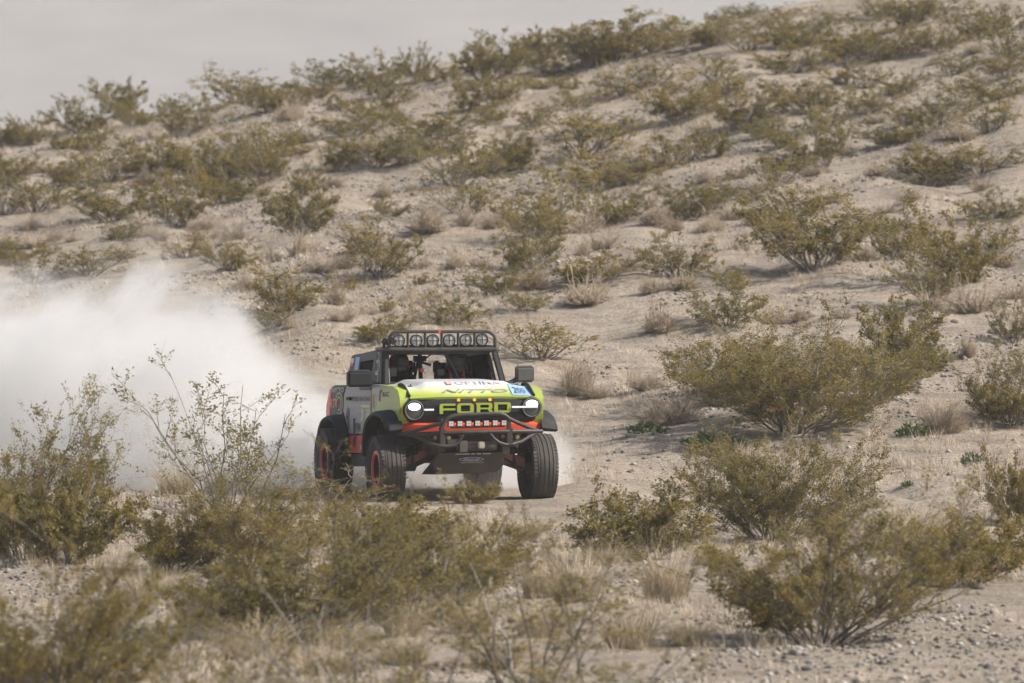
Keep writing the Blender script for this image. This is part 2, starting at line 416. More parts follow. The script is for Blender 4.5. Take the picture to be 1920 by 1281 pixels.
def grass_tuft(seed, W, H, n=260, wid=0.006, mat=None, lean=1.25):
    rng = np.random.default_rng(seed)
    az = rng.uniform(0, 6.283, n); rr = np.sqrt(rng.uniform(0, 1, n)) * W * 0.24
    b = np.stack([np.cos(az) * rr, np.sin(az) * rr, np.zeros(n)], -1)
    out = rng.uniform(0.0, 1.0, n) ** 0.7 * lean; a2 = az + rng.normal(0, 0.9, n)
    L = H * rng.uniform(0.35, 1.15, n)
    hd = np.stack([np.cos(a2), np.sin(a2), 0 * a2], -1)
    side = np.stack([-np.sin(a2 + 0.8), np.cos(a2 + 0.8), 0 * a2], -1)
    rows = []
    for t in (0, 0.4, 0.75, 1.0):
        c = b + hd * (L * out * t ** 1.7 * 0.9)[:, None] + np.array([0, 0, 1.0]) * (L * (t - 0.22 * out * t * t))[:, None]
        w = wid * (1 - 0.85 * t)
        rows += [c - side * w, c + side * w]
    V = np.stack(rows, 1).reshape(-1, 3)
    o = (np.arange(n) * 8)[:, None]
    F = np.concatenate([o + np.array([[2 * k, 2 * k + 1, 2 * k + 3, 2 * k + 2]]) for k in range(3)], 0)
    me = mesh_np('grass', V, [F]); face_attr(me, 'tint', np.tile(rng.uniform(0, 1, n), 3)); me.materials.append(mat or M_GRASS)
    return me, (W, W, H)

def weed(seed, W, H):
    rng = np.random.default_rng(seed); n = 240
    az = rng.uniform(0, 6.283, n); rr = np.sqrt(rng.uniform(0, 1, n)) * W * 0.5
    P = np.stack([np.cos(az) * rr, np.sin(az) * rr, rng.uniform(0, 1, n) * H * (1 - 0.6 * rr / (W * 0.5))], -1)
    D = np.stack([np.cos(az), np.sin(az), np.full(n, 0.9)], -1)
    V = leaf_quads(P, D, 0.075, rng, 0.45)
    V[:, 2] = np.maximum(V[:, 2], 0.0)
    me = mesh_np('leaves', V, [np.arange(len(V)).reshape(-1, 4)]); face_attr(me, 'tint', rng.uniform(0, 1, n)); me.materials.append(M_WEED)
    return me, (W, W, H)

FAR = [creosote(100 + i, 1.5, 1.05, stems=23, br=6, tw=5, lv=16, leaf=0.036, r0=0.010, sparse=[.05, .2, .35, .1, .25, .4, .15, .3][i], lop=0.35, lmin=0.78, spread=[1, .9, 1, .8, 1, 1, .85, 1][i]) for i in range(8)]
FARP = [creosote(120 + i, 1.5, 1.15, stems=18, br=5, tw=4, lv=9, leaf=0.045, spread=0.9, sparse=0.5, r0=0.013) for i in range(3)]
FARS = [creosote(140 + i, 0.8, 0.5, stems=14, br=5, tw=4, lv=13, leaf=0.032, sparse=0.25, r0=0.007) for i in range(3)]
NEAR = [creosote(200 + i, 2.6, 1.7, stems=42, br=9, tw=6, lv=18, leaf=0.032, r0=0.012, sparse=0.12, lop=0.35, lmin=0.75) for i in range(4)]
NEARS = [creosote(240 + i, 1.3, 0.75, stems=26, br=7, tw=6, lv=15, leaf=0.028, r0=0.009, lmin=0.75) for i in range(2)]
SPARSE = [creosote(260 + i, 1.7, 1.75, stems=12, br=7, tw=5, lv=13, leaf=0.029, spread=0.75, sparse=0.35, r0=0.010) for i in range(3)]
DRYP = [dry_shrub(300 + i, 0.75, 0.36, n=[300, 170, 240, 120, 200, 280][i], r=0.0045) for i in range(6)]
DRYN = [dry_shrub(320 + i, 0.9, 0.55, n=420, r=0.0035, forks=4) for i in range(2)]
GRASS = [grass_tuft(340 + i, 0.7, 0.5, n=420, wid=0.0045) for i in range(3)]
WEEDS = [weed(360 + i, 0.5, 0.22) for i in range(2)]
# ------------------------------------------------------------------ plants in the place: (px, base row, width, height) as seen in the photograph
CREO = '''0,272,90,46;52,272,58,44;85,231,22,15;150,250,78,60;228,218,72,55;252,238,58,42;345,257,95,66;318,215,48,32;440,190,100,52;110,280,32,34;165,282,60,40;205,338,105,66;125,350,76,46;
315,328,95,60;266,331,58,34;400,342,108,72;462,332,84,66;415,381,112,60;328,425,86,86;208,412,140,70;70,396,95,58;8,403,76,68;14,347,70,46;225,450,55,34;20,496,70,40;65,532,90,48;165,515,112,54;85,481,30,22;350,483,74,36;428,505,94,58;
545,162,30,16;590,186,52,28;612,165,66,44;672,168,70,56;722,186,76,54;745,140,36,26;782,155,48,58;806,153,28,15;845,151,46,30;914,152,100,74;866,172,38,21;930,198,76,48;873,208,42,40;500,212,80,50;550,202,50,34;628,208,46,26;670,213,36,23;725,205,30,30;763,192,28,20;
655,256,118,44;712,226,54,26;630,320,58,58;702,312,120,62;762,309,70,50;820,258,138,56;826,287,78,36;750,230,24,20;925,227,44,26;498,341,88,78;510,292,78,54;560,270,52,30;553,291,46,24;570,365,55,48;860,352,110,84;926,329,98,74;
562,442,106,76;727,406,55,31;715,520,110,92;880,402,110,62;540,586,95,70;507,618,60,42;650,545,46,22;725,583,30,22;600,549,25,15;710,642,85,46;850,612,92,54;932,551,84,46;795,533,42,18;
1120,355,142,62;1030,405,130,70;990,506,100,84;1012,446,96,58;1150,419,106,56;1300,406,92,50;1376,376,104,36;1105,529,120,46;1268,520,106,72;1372,546,60,50;1360,612,106,76;1452,346,100,60;985,582,68,34;
968,100,28,26;1022,111,70,48;1008,132,76,34;1040,144,40,30;1150,113,152,72;1105,127,86,48;1226,97,80,40;1230,50,54,14;1280,86,88,42;1336,86,84,50;1345,37,40,16;1397,32,54,22;1402,95,90,58;1160,179,80,46;1226,161,86,46;1345,151,86,50;1270,226,126,70;1366,181,56,40;1396,236,96,60;1080,204,100,42;1070,168,42,26;1010,168,60,22;1000,238,58,38;1100,291,140,78;1112,252,98,40;1262,309,106,66;1336,294,58,50;1432,259,60,40;966,318,62,58;1185,325,90,30;
1468,36,54,26;1462,62,70,30;1558,47,78,30;1650,34,52,42;1712,49,90,60;1782,43,72,34;1492,90,100,46;1486,137,106,46;1595,113,110,62;1647,113,58,34;1690,107,82,52;1762,97,66,42;1836,74,76,40;1882,56,96,44;1892,110,90,60;1790,138,56,36;1882,145,88,46;1625,163,66,42;1578,158,44,30;1688,179,60,36;1630,214,70,46;1515,210,100,52;1702,234,54,38;1756,243,76,62;1848,190,110,44;1856,247,88,58;1680,271,110,36;1546,240,70,44;1540,313,95,80;1462,276,62,40;1466,318,70,34;1742,331,108,46;1842,322,118,50;
1490,402,108,60;1525,502,166,108;1452,440,78,58;1640,433,76,34;1675,488,70,62;1785,534,150,124;1746,566,92,66;1856,477,76,56;1756,349,118,44;1866,411,94,46;1692,690,116,104;1738,698,86,48;1012,672,150,70;1900,640,60,60'''
DRY = '''275,346,58,26;60,326,80,24;265,444,56,28;300,452,42,36;65,463,60,24;100,452,36,22;230,487,42,26;10,466,60,20;370,452,50,20;545,226,72,34;565,476,76,36;505,492,56,26;600,512,60,30;690,472,70,44;645,503,42,26;782,503,62,28;805,434,96,42;872,424,50,32;926,428,46,28;630,572,42,40;770,565,56,30;815,567,46,30;622,412,30,20;600,386,46,26;720,370,32,26;855,502,52,26;545,616,44,24;680,446,56,22;520,397,42,22;495,366,42,26;622,352,42,20;
1090,436,68,42;1190,369,42,22;1240,352,42,26;1320,342,42,26;1382,332,66,28;1226,420,62,34;1262,408,42,26;1262,432,42,24;1332,432,62,26;1370,411,46,20;1130,466,62,28;1094,480,42,28;1096,570,102,42;1000,540,62,38;1282,540,80,28;1226,548,52,28;1240,624,76,44;1425,417,42,32;
1755,120,36,19;1645,230,46,22;1792,260,82,24;1720,280,46,18;1830,98,60,20;1826,585,92,48;1744,582,44,30;1530,327,52,22;1625,487,60,22;1840,357,46,26;1705,377,50,20;1580,596,42,22;1450,606,60,30;1816,668,46,46;1080,740,110,72;1770,811,96,72;1255,797,150,66;1120,745,70,34;1210,730,80,36;920,420,40,20;160,600,50,24;60,430,60,22;140,452,44,18;380,430,50,20;440,450,44,20;460,545,60,26;640,600,50,22;690,590,40,22;1500,600,40,18;1390,470,50,24;1180,500,50,22;1640,330,44,18;1590,290,46,20;1660,400,48,18;1880,500,50,26;1900,560,60,28;900,500,44,24;1560,380,46,20'''
NEARC = [  # px, base row, width, height, prototype list, index, label
    (1385, 750, 240, 122, NEAR, 0, 'broad olive creosote bush leaning out at the truck end of the big thicket'),
    (1490, 806, 310, 158, NEAR, 1, 'tallest olive creosote bush in the middle of the big thicket beyond the track'),
    (1635, 752, 200, 104, NEAR, 2, 'yellowish creosote bush ending the big thicket on its uphill side'),
    (1895, 794, 160, 130, NEAR, 3, 'olive creosote bush cut by the picture edge behind a grey dry shrub'),
    (1450, 1012, 270, 172, NEAR, 1, 'sharp creosote bush with bare pale stems, standing behind the blurred one'),
    (1535, 1208, 400, 240, NEAR, 2, 'large blurred creosote bush with a dark shadow among stones at lower right'),
    (1800, 1096, 215, 112, NEARS, 0, 'low creosote bush on the stony bank beside the large blurred bush'),
    (1190, 1050, 215, 122, NEARS, 1, 'small green creosote bush beside the tan grass clump near the track'),
    (45, 1050, 245, 275, NEAR, 0, 'tall dense creosote bush at the left edge before the dust cloud'),
    (120, 1056, 190, 150, NEARS, 0, 'low rust tinged creosote bush at the foot of the tall left one'),
    (330, 1072, 160, 130, NEARS, 1, 'dark green creosote bush between the two largest foreground bushes'),
    (550, 1200, 400, 262, NEAR, 3, 'largest foreground creosote bush, standing just below the rear wheel'),
    (800, 1160, 290, 195, NEAR, 1, 'golden olive creosote bush below the front wheels of the truck'),
    (470, 1065, 240, 170, NEAR, 2, 'olive creosote bush rising behind the largest foreground bush'),
    (715, 1025, 190, 82, NEARS, 0, 'low creosote bush hiding the foot of the near front wheel'),
    (1912, 985, 90, 112, NEARS, 1, 'dark green creosote bush at the right edge of the track'),
    (430, 968, 240, 270, SPARSE, 0, 'tall thin creosote bush with see-through branches against the dust'),
    (275, 912, 170, 180, SPARSE, 1, 'bare twiggy creosote bush against the dust beside the tall thin one'),
    (612, 968, 190, 92, SPARSE, 2, 'open creosote bush beside the rear wheel at the edge of the dust'),
    (885, 944, 80, 40, NEARS, 0, 'sprig of creosote on the sand lip under the truck nose'),
    (90, 1345, 330, 270, NEAR, 3, 'big blurred creosote bush filling the lower left corner'),
    (330, 1300, 190, 190, SPARSE, 1, 'thin blurred creosote bush beside the one in the lower left corner'),
    (990, 1300, 340, 265, SPARSE, 2, 'open blurred creosote bush before the pale grass in the bottom middle'),
    (700, 1380, 380, 230, SPARSE, 0, 'blurred creosote bush cut by the bottom edge below the largest bush'),
    (1120, 1380, 330, 200, SPARSE, 1, 'blurred creosote bush cut by the bottom edge below the pale grass'),
    (420, 1380, 240, 190, SPARSE, 2, 'blurred low creosote bush cut by the bottom edge near the left corner'),
]
GRASSES = [(1390, 868, 130, 50, 'pale tan grass mound behind the sharp creosote bush with bare stems'), (1250, 1130, 150, 135, 'tall tan grass clump beside the small green creosote bush'),
           (1650, 1030, 170, 90, 'tan grass clump behind the low bush on the stony bank'), (375, 1175, 170, 110, 'straw coloured grass at the foot of the largest foreground bush'),
           (760, 1190, 150, 95, 'dry grey grass clump under the golden olive bush'), (880, 1185, 140, 95, 'dry grass clump under the open blurred bush'),
           (1080, 1130, 170, 120, 'pale grey grass clump between the open blurred bush and tan clump'), (640, 1215, 130, 70, 'short dry grass fringe under the largest foreground bush'),
           (1560, 1000, 120, 70, 'dry grass clump between the sharp and the blurred right bushes'), (330, 925, 110, 70, 'bent straw grass at the foot of the twiggy bush against dust'),
           (250, 1130, 150, 80, 'grey matted grass above the lower left blurred bush'), (980, 1010, 110, 50, 'thin pale grass on the sand below the truck nose'), (1010, 1120, 120, 90, 'straw grass clump right of the golden olive bush'),
           (470, 1235, 190, 95, 'wide straw grass clump left of the blurred bush cut by bottom edge'), (620, 1262, 170, 80, 'grey grass clump at the bottom edge under the largest bush'), (1180, 1215, 170, 100, 'pale grass clump above the blurred bush at the bottom edge'),
           (930, 1250, 170, 90, 'straw grass clump low in the bottom middle'), (1010, 1195, 150, 100, 'tall pale grass clump behind the open blurred bush'), (200, 1190, 160, 90, 'straw grass clump beside the lower left blurred bush'), (760, 1245, 150, 80, 'bleached grass clump between bottom edge bushes'), (300, 1120, 120, 70, 'thin straw grass left of the largest foreground bush'),
           (1290, 1210, 120, 60, 'low grass tuft at the left end of the stony shadow'), (1720, 1000, 150, 60, 'low tan grass beside the track above the stony bank'), (1130, 1060, 120, 55, 'short pale grass under the small green creosote bush'), (860, 1050, 110, 55, 'short grey grass at the right end of golden olive bush'),
           (1330, 1060, 100, 60, 'thin tan grass tuft above the large blurred bush')]
WEEDL = [(1345, 838, 120, 36, 'patch of fresh green weeds under the big creosote thicket'), (1215, 812, 70, 26, 'small green weeds beside the track near the truck'), (1712, 818, 60, 30, 'green weeds at the foot of the grey dry shrub'),
         (1822, 868, 40, 24, 'small bright green weed on the bare bank at right'), (1700, 912, 22, 14, 'tiny green weed on the smooth sand'), (1870, 575, 44, 16, 'green weeds on the gravel slope by the pale dry shrub')]

ORD = ['first', 'second', 'third', 'fourth', 'fifth', 'sixth', 'seventh', 'eighth', 'ninth', 'tenth', 'eleventh', 'twelfth', 'thirteenth', 'fourteenth', 'fifteenth', 'sixteenth', 'seventeenth', 'eighteenth', 'nineteenth', 'twentieth']
def parse(s): return [tuple(float(v) for v in t.split(',')) for t in s.replace('\n', '').split(';') if t.strip()]
def ridge_row(px): return float(np.interp(px, [0, 400, 800, 1100, 1400, 1920], [232, 190, 140, 85, 12, -70]))
def zone(px): return 'at the left edge' if px < 240 else 'above the dust cloud' if px < 520 else 'above the truck' if px < 960 else 'beyond the truck mirror' if px < 1240 else 'above the big thicket' if px < 1620 else 'at the right edge'
def band(px, py):
    d = py - ridge_row(px)
    return 'hill crest' if d < 45 else 'upper slope' if d < 130 else 'middle slope' if d < 280 else 'lower slope'

rnd = random.Random(5)
def put_bush(spec, proto, name, zk=1.2, wk=1.42):
    px, py, w, h = spec
    x, y, z = unproject(px, py)
    sm, fm, ext = proto
    r = rnd.uniform(0, 6.283); W = w * y / FPX; Hh = h * y / FPX
    e = empty(name, (x, y, z - 0.02), r)
    sxy = wk * W / (0.5 * (ext[0] + ext[1])); e.scale = (sxy, sxy, zk * Hh / ext[2])
    link('branches', sm, None, e); link('foliage', fm, None, e)
    return e
def put_one(spec, proto, name, k=1.0):
    px, py, w, h = spec
    x, y, z = unproject(px, py)
    me, ext = proto
    W = w * y / FPX; Hh = h * y / FPX
    o = link(name, me, None, None, (x, y, z - 0.015)); o.rotation_euler = (0, 0, rnd.uniform(0, 6.28))
    o.scale = (k * W / ext[0], k * W / ext[1], k * Hh / ext[2])
    return o

SHADOWERS = []
cells = {}
for s in parse(CREO):
    k = FARS if s[2] < 48 else (FARP if rnd.random() < 0.28 else FAR)
    e = put_bush(s, rnd.choice(k), 'creosote_bush'); cells.setdefault((band(s[0], s[1]), zone(s[0])), []).append((s, e))
for (bd, zn), L in cells.items():
    L.sort(key=lambda t: t[0][0])
    for i, (s, e) in enumerate(L):
        size = 'small' if s[2] < 50 else 'wide' if s[2] > 100 else 'rounded'
        pos = ORD[i] + ' from the left'
        tag(e, f'{size} olive creosote bush, {pos} on the {bd} {zn}' if len(L) > 1 else f'{size} olive creosote bush, the only one on the {bd} {zn}', 'bush', 'creosote bushes on the hillside')
cells = {}
for s in parse(DRY):
    near = s[1] > 640
    o = put_one(s, rnd.choice(DRYN if near else DRYP), 'dry_shrub', 1.0 if near else 1.3); cells.setdefault((band(s[0], s[1]), zone(s[0])), []).append((s, o))
for (bd, zn), L in cells.items():
    L.sort(key=lambda t: t[0][0])
    for i, (s, o) in enumerate(L):
        tag(o, f'pale dry shrub, {ORD[i]} from the left on the {bd} {zn}' if len(L) > 1 else f'pale dry shrub, the only one on the {bd} {zn}', 'shrub', 'dry shrubs on the hillside')
for px, py, w, h, pl, i, lab in NEARC:
    tag(put_bush((px, py, w, h), pl[i], 'creosote_bush', 1.15 if py > 1280 else 1.0 if px < 1000 else 1.12, 1.22), lab, 'bush', 'creosote bushes around the track')
for i, (px, py, w, h, lab) in enumerate(GRASSES):
    tag(put_one((px, py, w, h), GRASS[i % 3], 'dry_grass_clump'), lab, 'grass clump', 'dry grass clumps in the foreground')
for i, (px, py, w, h, lab) in enumerate(WEEDL):
    tag(put_one((px, py, w, h), WEEDS[i % 2], 'green_weed'), lab, 'weed', 'green weeds on the sand')

# ------------------------------------------------------------------ stones
M_STONE = foliage_mat('stone', [(0.0, (0.085, 0.080, 0.078)), (0.35, (0.20, 0.175, 0.15)), (0.7, (0.35, 0.305, 0.255)), (1.0, (0.50, 0.46, 0.41))], 0.0, 0.0)
bm = bmesh.new(); bmesh.ops.create_icosphere(bm, subdivisions=1, radius=1.0)
ICO_V = np.array([v.co[:] for v in bm.verts]); ICO_F = np.array([[v.index for v in f.verts] for f in bm.faces]); bm.free()
OCT_V = np.array([[1, 0, 0], [-1, 0, 0], [0, 1, 0], [0, -1, 0], [0, 0, 1], [0, 0, -1]], float)
OCT_F = np.array([[0, 2, 4], [2, 1, 4], [1, 3, 4], [3, 0, 4], [2, 0, 5], [1, 2, 5], [3, 1, 5], [0, 3, 5]])
def stones(count, y0, y1, smin, smax, BV, BF, seed, thr):
    rng = np.random.default_rng(seed)
    y = rng.uniform(y0, y1, count * 4); x = rng.uniform(-0.5, 0.5, count * 4) * (0.128 * y * 1.25 + 1.5)
    p = 1.7 * fbm(x * 0.30 + 5, y * 0.15, 91, 4) + rng.normal(0, 0.09, len(x))
    ex = (x - TRUCK_X); clear = (np.abs(ex) < 2.6) & (np.abs(y - 100.5) < 3.5)
    trk = (y > 91) & (y < 111) & (x > -3) & (x < 7) & (rng.random(len(x)) > 0.12)      # driven sand is mostly clear of stones
    k = np.where((p > thr) & ~clear & ~trk)[0][:count]
    x, y = x[k], y[k]; n = len(x)
    s = smin * (smax / smin) ** (rng.uniform(0, 1, n) ** 2.2)
    nv = len(BV)
    V = BV[None] * (1 + rng.uniform(-0.28, 0.28, (n, nv, 1)))
    V = V * (s[:, None, None] * np.stack([rng.uniform(0.8, 1.4, n), rng.uniform(0.8, 1.3, n), rng.uniform(0.45, 0.85, n)], -1)[:, None, :])
    a = rng.uniform(0, 6.28, n); ca, sa = np.cos(a)[:, None], np.sin(a)[:, None]
    V = np.stack([V[..., 0] * ca - V[..., 1] * sa, V[..., 0] * sa + V[..., 1] * ca, V[..., 2]], -1)
    V += np.stack([x, y, height(x, y) + s * 0.18], -1)[:, None, :]
    F = BF[None] + (np.arange(n) * nv)[:, None, None]
    return V.reshape(-1, 3), F.reshape(-1, 3), np.repeat(rng.beta(1.4, 1.7, n), len(BF))
A = stones(16000, 62, 95, 0.008, 0.042, ICO_V[:12] if False else OCT_V, OCT_F, 1, -0.08)
B = stones(60000, 95, 178, 0.009, 0.05, OCT_V, OCT_F, 2, 0.04)
C = stones(1500, 62, 90, 0.022, 0.045, ICO_V, ICO_F, 3, -0.1)
V = np.concatenate([A[0], B[0], C[0]]); F = np.concatenate([A[1], B[1] + len(A[0]), C[1] + len(A[0]) + len(B[0])])
me = mesh_np('gravel', V, [F]); face_attr(me, 'tint', np.concatenate([A[2], B[2], C[2]]))
tag(link('gravel', me, M_STONE), 'loose gravel and small stones strewn over the desert sand', kind='stuff')

# low dry stubble between the plants
rng = np.random.default_rng(8)
n = 22000
y = 62 + 118 * rng.uniform(0, 1, n); x = rng.uniform(-0.5, 0.5, n) * (0.128 * y * 1.25 + 1)
p = fbm(x * 0.5 + 40, y * 0.25, 131, 3) + rng.normal(0, 0.08, n)
keep = (p > 0.10) & ~((np.abs(x - TRUCK_X) < 2.5) & (np.abs(y - 100.5) < 3.5)) & ~((y > 94) & (y < 103) & (x > 0))
x, y = x[keep], y[keep]; n = len(x); K = 14
cx, cyv = np.repeat(x, K), np.repeat(y, K); az = rng.uniform(0, 6.28, n * K); rad = np.abs(rng.normal(0, 0.09, n * K))
bx, by = cx + np.cos(az) * rad, cyv + np.sin(az) * rad
bz = np.repeat(height(x, y), K)
L = rng.uniform(0.03, 0.17, n * K); o = rng.uniform(0.2, 1.1, n * K)
tip = np.stack([bx + np.cos(az) * L * o, by + np.sin(az) * L * o, bz + L], -1); base = np.stack([bx, by, bz - 0.02], -1)
sd2 = np.stack([-np.sin(az), np.cos(az), 0 * az], -1) * 0.006
V = np.stack([base - sd2, base + sd2, tip], 1).reshape(-1, 3)
me = mesh_np('stubble', V, [np.arange(len(V)).reshape(-1, 3)]); face_attr(me, 'tint', np.repeat(rng.uniform(0, 1, n), K)); me.materials.append(M_DRY)
tag(link('stubble_grass', me), 'short dry stubble scattered between the desert shrubs', kind='stuff')

# single rocks one can pick out
M_ROCK = foliage_mat('rock', [(0.0, (0.10, 0.095, 0.095)), (0.5, (0.23, 0.205, 0.18)), (1.0, (0.42, 0.38, 0.33))], 0.0, 0.9)
ROCKP = []
for i in range(5):
    rng = np.random.default_rng(500 + i)
    bm = bmesh.new(); bmesh.ops.create_icosphere(bm, subdivisions=2, radius=0.5)
    V = np.array([v.co[:] for v in bm.verts]); Fr = np.array([[v.index for v in f.verts] for f in bm.faces]); bm.free()
    for q in range(7):   # chipped faces
        nrm = rng.normal(0, 1, 3); nrm /= np.linalg.norm(nrm); c = rng.uniform(0.25, 0.42)
        d = V @ nrm - c; V = V - np.maximum(d, 0)[:, None] * nrm
    V = V * [1, 0.8, 0.6] + rng.normal(0, 0.012, V.shape)
    me = mesh_np('rock', V, [Fr]); face_attr(me, 'tint', np.full(len(Fr), 0.5)); me.materials.append(M_ROCK); ROCKP.append(me)
ROCKS = [(1390, 1222, 22, 'dark rounded rock in the shadow of the large blurred bush'), (1437, 1205, 34, 'pale flat rock at the edge of the large blurred bush shadow'), (1490, 1228, 30, 'long dark rock below the large blurred bush'),
         (1512, 1258, 26, 'white stone near the bottom edge below the large blurred bush'), (1780, 1208, 16, 'small dark stone on the open gravel at lower right'), (1850, 1155, 16, 'dark stone on the gravel bank near the right edge'),
         (1330, 1165, 20, 'grey stone beside the tan grass clump'), (1280, 1140, 26, 'dark round stone at the foot of the tan grass clump'), (1690, 1275, 24, 'dark stone at the bottom edge in lower right gravel'),
         (1745, 1100, 40, 'pale flat rock under the low bush on the stony bank'), (1835, 1105, 28, 'pale rock at the right foot of the stony bank bush'), (1520, 592, 26, 'dark flat rock on the sand behind the big thicket'), (1545, 597, 18, 'white flat stone beside the dark flat rock'),
         (1742, 598, 26, 'grey boulder below the small dry shrub on the gravel slope'), (116, 1056, 26, 'pale rock at the foot of the low rust tinged bush'), (150, 1057, 20, 'small pale rock beside the larger one under the left bush'), (12, 1058, 34, 'whitish rock at the left picture edge'),
         (250, 998, 34, 'flat buff rock on the bare bank by the left bush'), (225, 975, 24, 'buff stone on top of the bare bank'), (205, 1040, 22, 'grey stone low on the bare bank'), (232, 1088, 16, 'dark stone in the grey matted grass'), (312, 1225, 28, 'whitish stone near the bottom between blurred bushes'),
         (1250, 358, 14, 'dark stone on the bare middle slope above the thicket'), (545, 905, 26, 'white rounded rock beside the rear wheel at the dust edge'), (310, 487, 18, 'white flat stone above the dust cloud'), (1195, 187, 12, 'bright white stone on the upper slope'),
         (1860, 625, 22, 'dark stone on the gravel slope near the right edge'), (1790, 605, 18, 'grey stone on the gravel slope beside the boulder'), (1693, 737, 16, 'pale stone on bare sand beside the big thicket')]
for i, (px, py, w, lab) in enumerate(ROCKS):
    x, y, z = unproject(px, py); s = w * y / FPX
    o = link('rock', ROCKP[i % 5], None, None, (x, y, z + 0.12 * s)); o.scale = (s, s, s); o.rotation_euler = (0, 0, rnd.uniform(-0.6, 0.6))
    tag(o, lab, 'rock', 'rocks lying on the sand')
# ------------------------------------------------------------------ race truck (local axes: x to the viewer's right, y rearwards, z up; origin under the front axle)
class MB:
    """collects shapes for one part"""
    def __init__(s): s.V = []; s.F = []
    def poly(s, V, F):
        b = len(s.V); s.V += [tuple(v) for v in V]; s.F += [tuple(i + b for i in f) for f in F]; return s
    def box(s, c, d, rx=0, ry=0, rz=0):
        R = Matrix.Rotation(rz, 3, 'Z') @ Matrix.Rotation(ry, 3, 'Y') @ Matrix.Rotation(rx, 3, 'X')
        V = [Vector(c) + R @ Vector((sx * d[0] / 2, sy * d[1] / 2, sz * d[2] / 2)) for sz in (-1, 1) for sx, sy in ((-1, -1), (1, -1), (1, 1), (-1, 1))]
        return s.poly(V, [(3, 2, 1, 0), (4, 5, 6, 7), (0, 1, 5, 4), (1, 2, 6, 5), (2, 3, 7, 6), (3, 0, 4, 7)])
    def tube(s, pts, r, k=10, closed=False):
        P = [Vector(p) for p in pts]; n = len(P); V = []; up = None
        for i, p in enumerate(P):
            a = P[i - 1] if (i > 0 or closed) else p; b = P[(i + 1) % n] if (i < n - 1 or closed) else p
            d = (b - a).normalized()
            if up is None: up = d.orthogonal().normalized()
            up = (up - d * up.dot(d)).normalized(); w = d.cross(up)
            V += [p + r * (math.cos(t) * up + math.sin(t) * w) for t in [2 * math.pi * q / k for q in range(k)]]
        F = []
        for i in range(n if closed else n - 1):
            j = (i + 1) % n
            F += [(i * k + q, i * k + (q + 1) % k, j * k + (q + 1) % k, j * k + q) for q in range(k)]
        if not closed: F += [tuple(range(k))[::-1], tuple((n - 1) * k + q for q in range(k))]
        return s.poly(V, F)
    def lathe(s, prof, c, axis='X', k=32, closed=False):
        """prof: (along, radius)"""
        V = []; n = len(prof)
        for q in range(k):
            t = 2 * math.pi * q / k
            for a, r in prof:
                p = (a, r * math.cos(t), r * math.sin(t)) if axis == 'X' else (r * math.cos(t), a, r * math.sin(t)) if axis == 'Y' else (r * math.cos(t), r * math.sin(t), a)
                V.append(Vector(c) + Vector(p))
        F = []
        for q in range(k):
            q2 = (q + 1) % k
            for i in range(n if closed else n - 1):
                j = (i + 1) % n
                F.append((q * n + i, q2 * n + i, q2 * n + j, q * n + j))
        return s.poly(V, F)
    def prism(s, out, u0, u1):
        """outline in (y, z) extruded along x"""
        n = len(out); V = [(u0, a, b) for a, b in out] + [(u1, a, b) for a, b in out]
        F = [tuple(range(n))[::-1], tuple(range(n, 2 * n))] + [(i, (i + 1) % n, n + (i + 1) % n, n + i) for i in range(n)]
        return s.poly(V, F)
    def build(s, name, m, parent, bevel=0.0, smooth=True, pitch=True, label=None):
        me = bpy.data.meshes.new(name)
        V = [(x, y, z - PITCH * y) for x, y, z in s.V] if pitch else s.V
        me.from_pydata(V, [], s.F); me.update()
        bm = bmesh.new(); bm.from_mesh(me); bmesh.ops.recalc_face_normals(bm, faces=bm.faces)
        if bevel: 
            ed = [e for e in bm.edges if len(e.link_faces) == 2 and e.calc_face_angle(0) > 0.5]
            bmesh.ops.bevel(bm, geom=ed, offset=bevel, segments=2, affect='EDGES', clamp_overlap=True)
        bm.to_mesh(me); bm.free()
        if smooth:
            for p in me.polygons: p.use_smooth = True
            me.set_sharp_from_angle(angle=math.radians(38))
        o = link(name, me, m, parent)
        if label: o['label'] = label
        return o
PITCH = 0.036
CT, ST = math.cos(TRUCK_RZ), math.sin(TRUCK_RZ)
def T(px, py, v):
    """truck-local (x, z) of a photograph pixel for a point at local y = v (before the body's nose-up attitude)"""
    u = (px - 866 + 150 * ST * v) / (150 * CT); d = u * ST + v * CT
    return (u, v, (940 - py - 6.75 * d) / 150 + PITCH * v)

GREEN, WHITE, GREY, BLACK, ORANGE, RED = (0.36, 0.46, 0.035), (0.72, 0.72, 0.73), (0.29, 0.29, 0.315), (0.016, 0.017, 0.021), (0.80, 0.075, 0.022), (0.74, 0.065, 0.04)
P_GREEN = paint('chartreuse_paint', GREEN, 0.38, dust=0.16, coat=0.3)
P_GREY = paint('grey_paint', GREY, 0.45, dust=0.18)
P_BLACK = paint('black_plastic', BLACK, 0.6, dust=0.03, spec=0.25)
P_TUBE = paint('black_tube', (0.024, 0.024, 0.025), 0.5, dust=0.10, spec=0.35)
P_ORANGE = paint('orange_paint', ORANGE, 0.4, dust=0.05, coat=0.2)
P_RED = paint('red_paint', RED, 0.4, dust=0.10, coat=0.2)
P_TYRE = paint('tyre_rubber', (0.018, 0.019, 0.023), 0.85, dust=0.17, scale=4)
P_UNDER = paint('dusty_underbody', (0.035, 0.032, 0.028), 0.8, dust=0.22)
P_SKID = paint('skid_metal', (0.05, 0.048, 0.045), 0.6, metal=0.2, dust=0.14)
P_DARK = paint('dark_livery', (0.030, 0.032, 0.038), 0.5, dust=0.07, spec=0.3)
P_CLOTH = paint('black_cloth', (0.009, 0.009, 0.010), 0.9, dust=0.02, spec=0.1)
P_SILVER = paint('bare_metal', (0.42, 0.41, 0.39), 0.4, metal=0.7, dust=0.15)
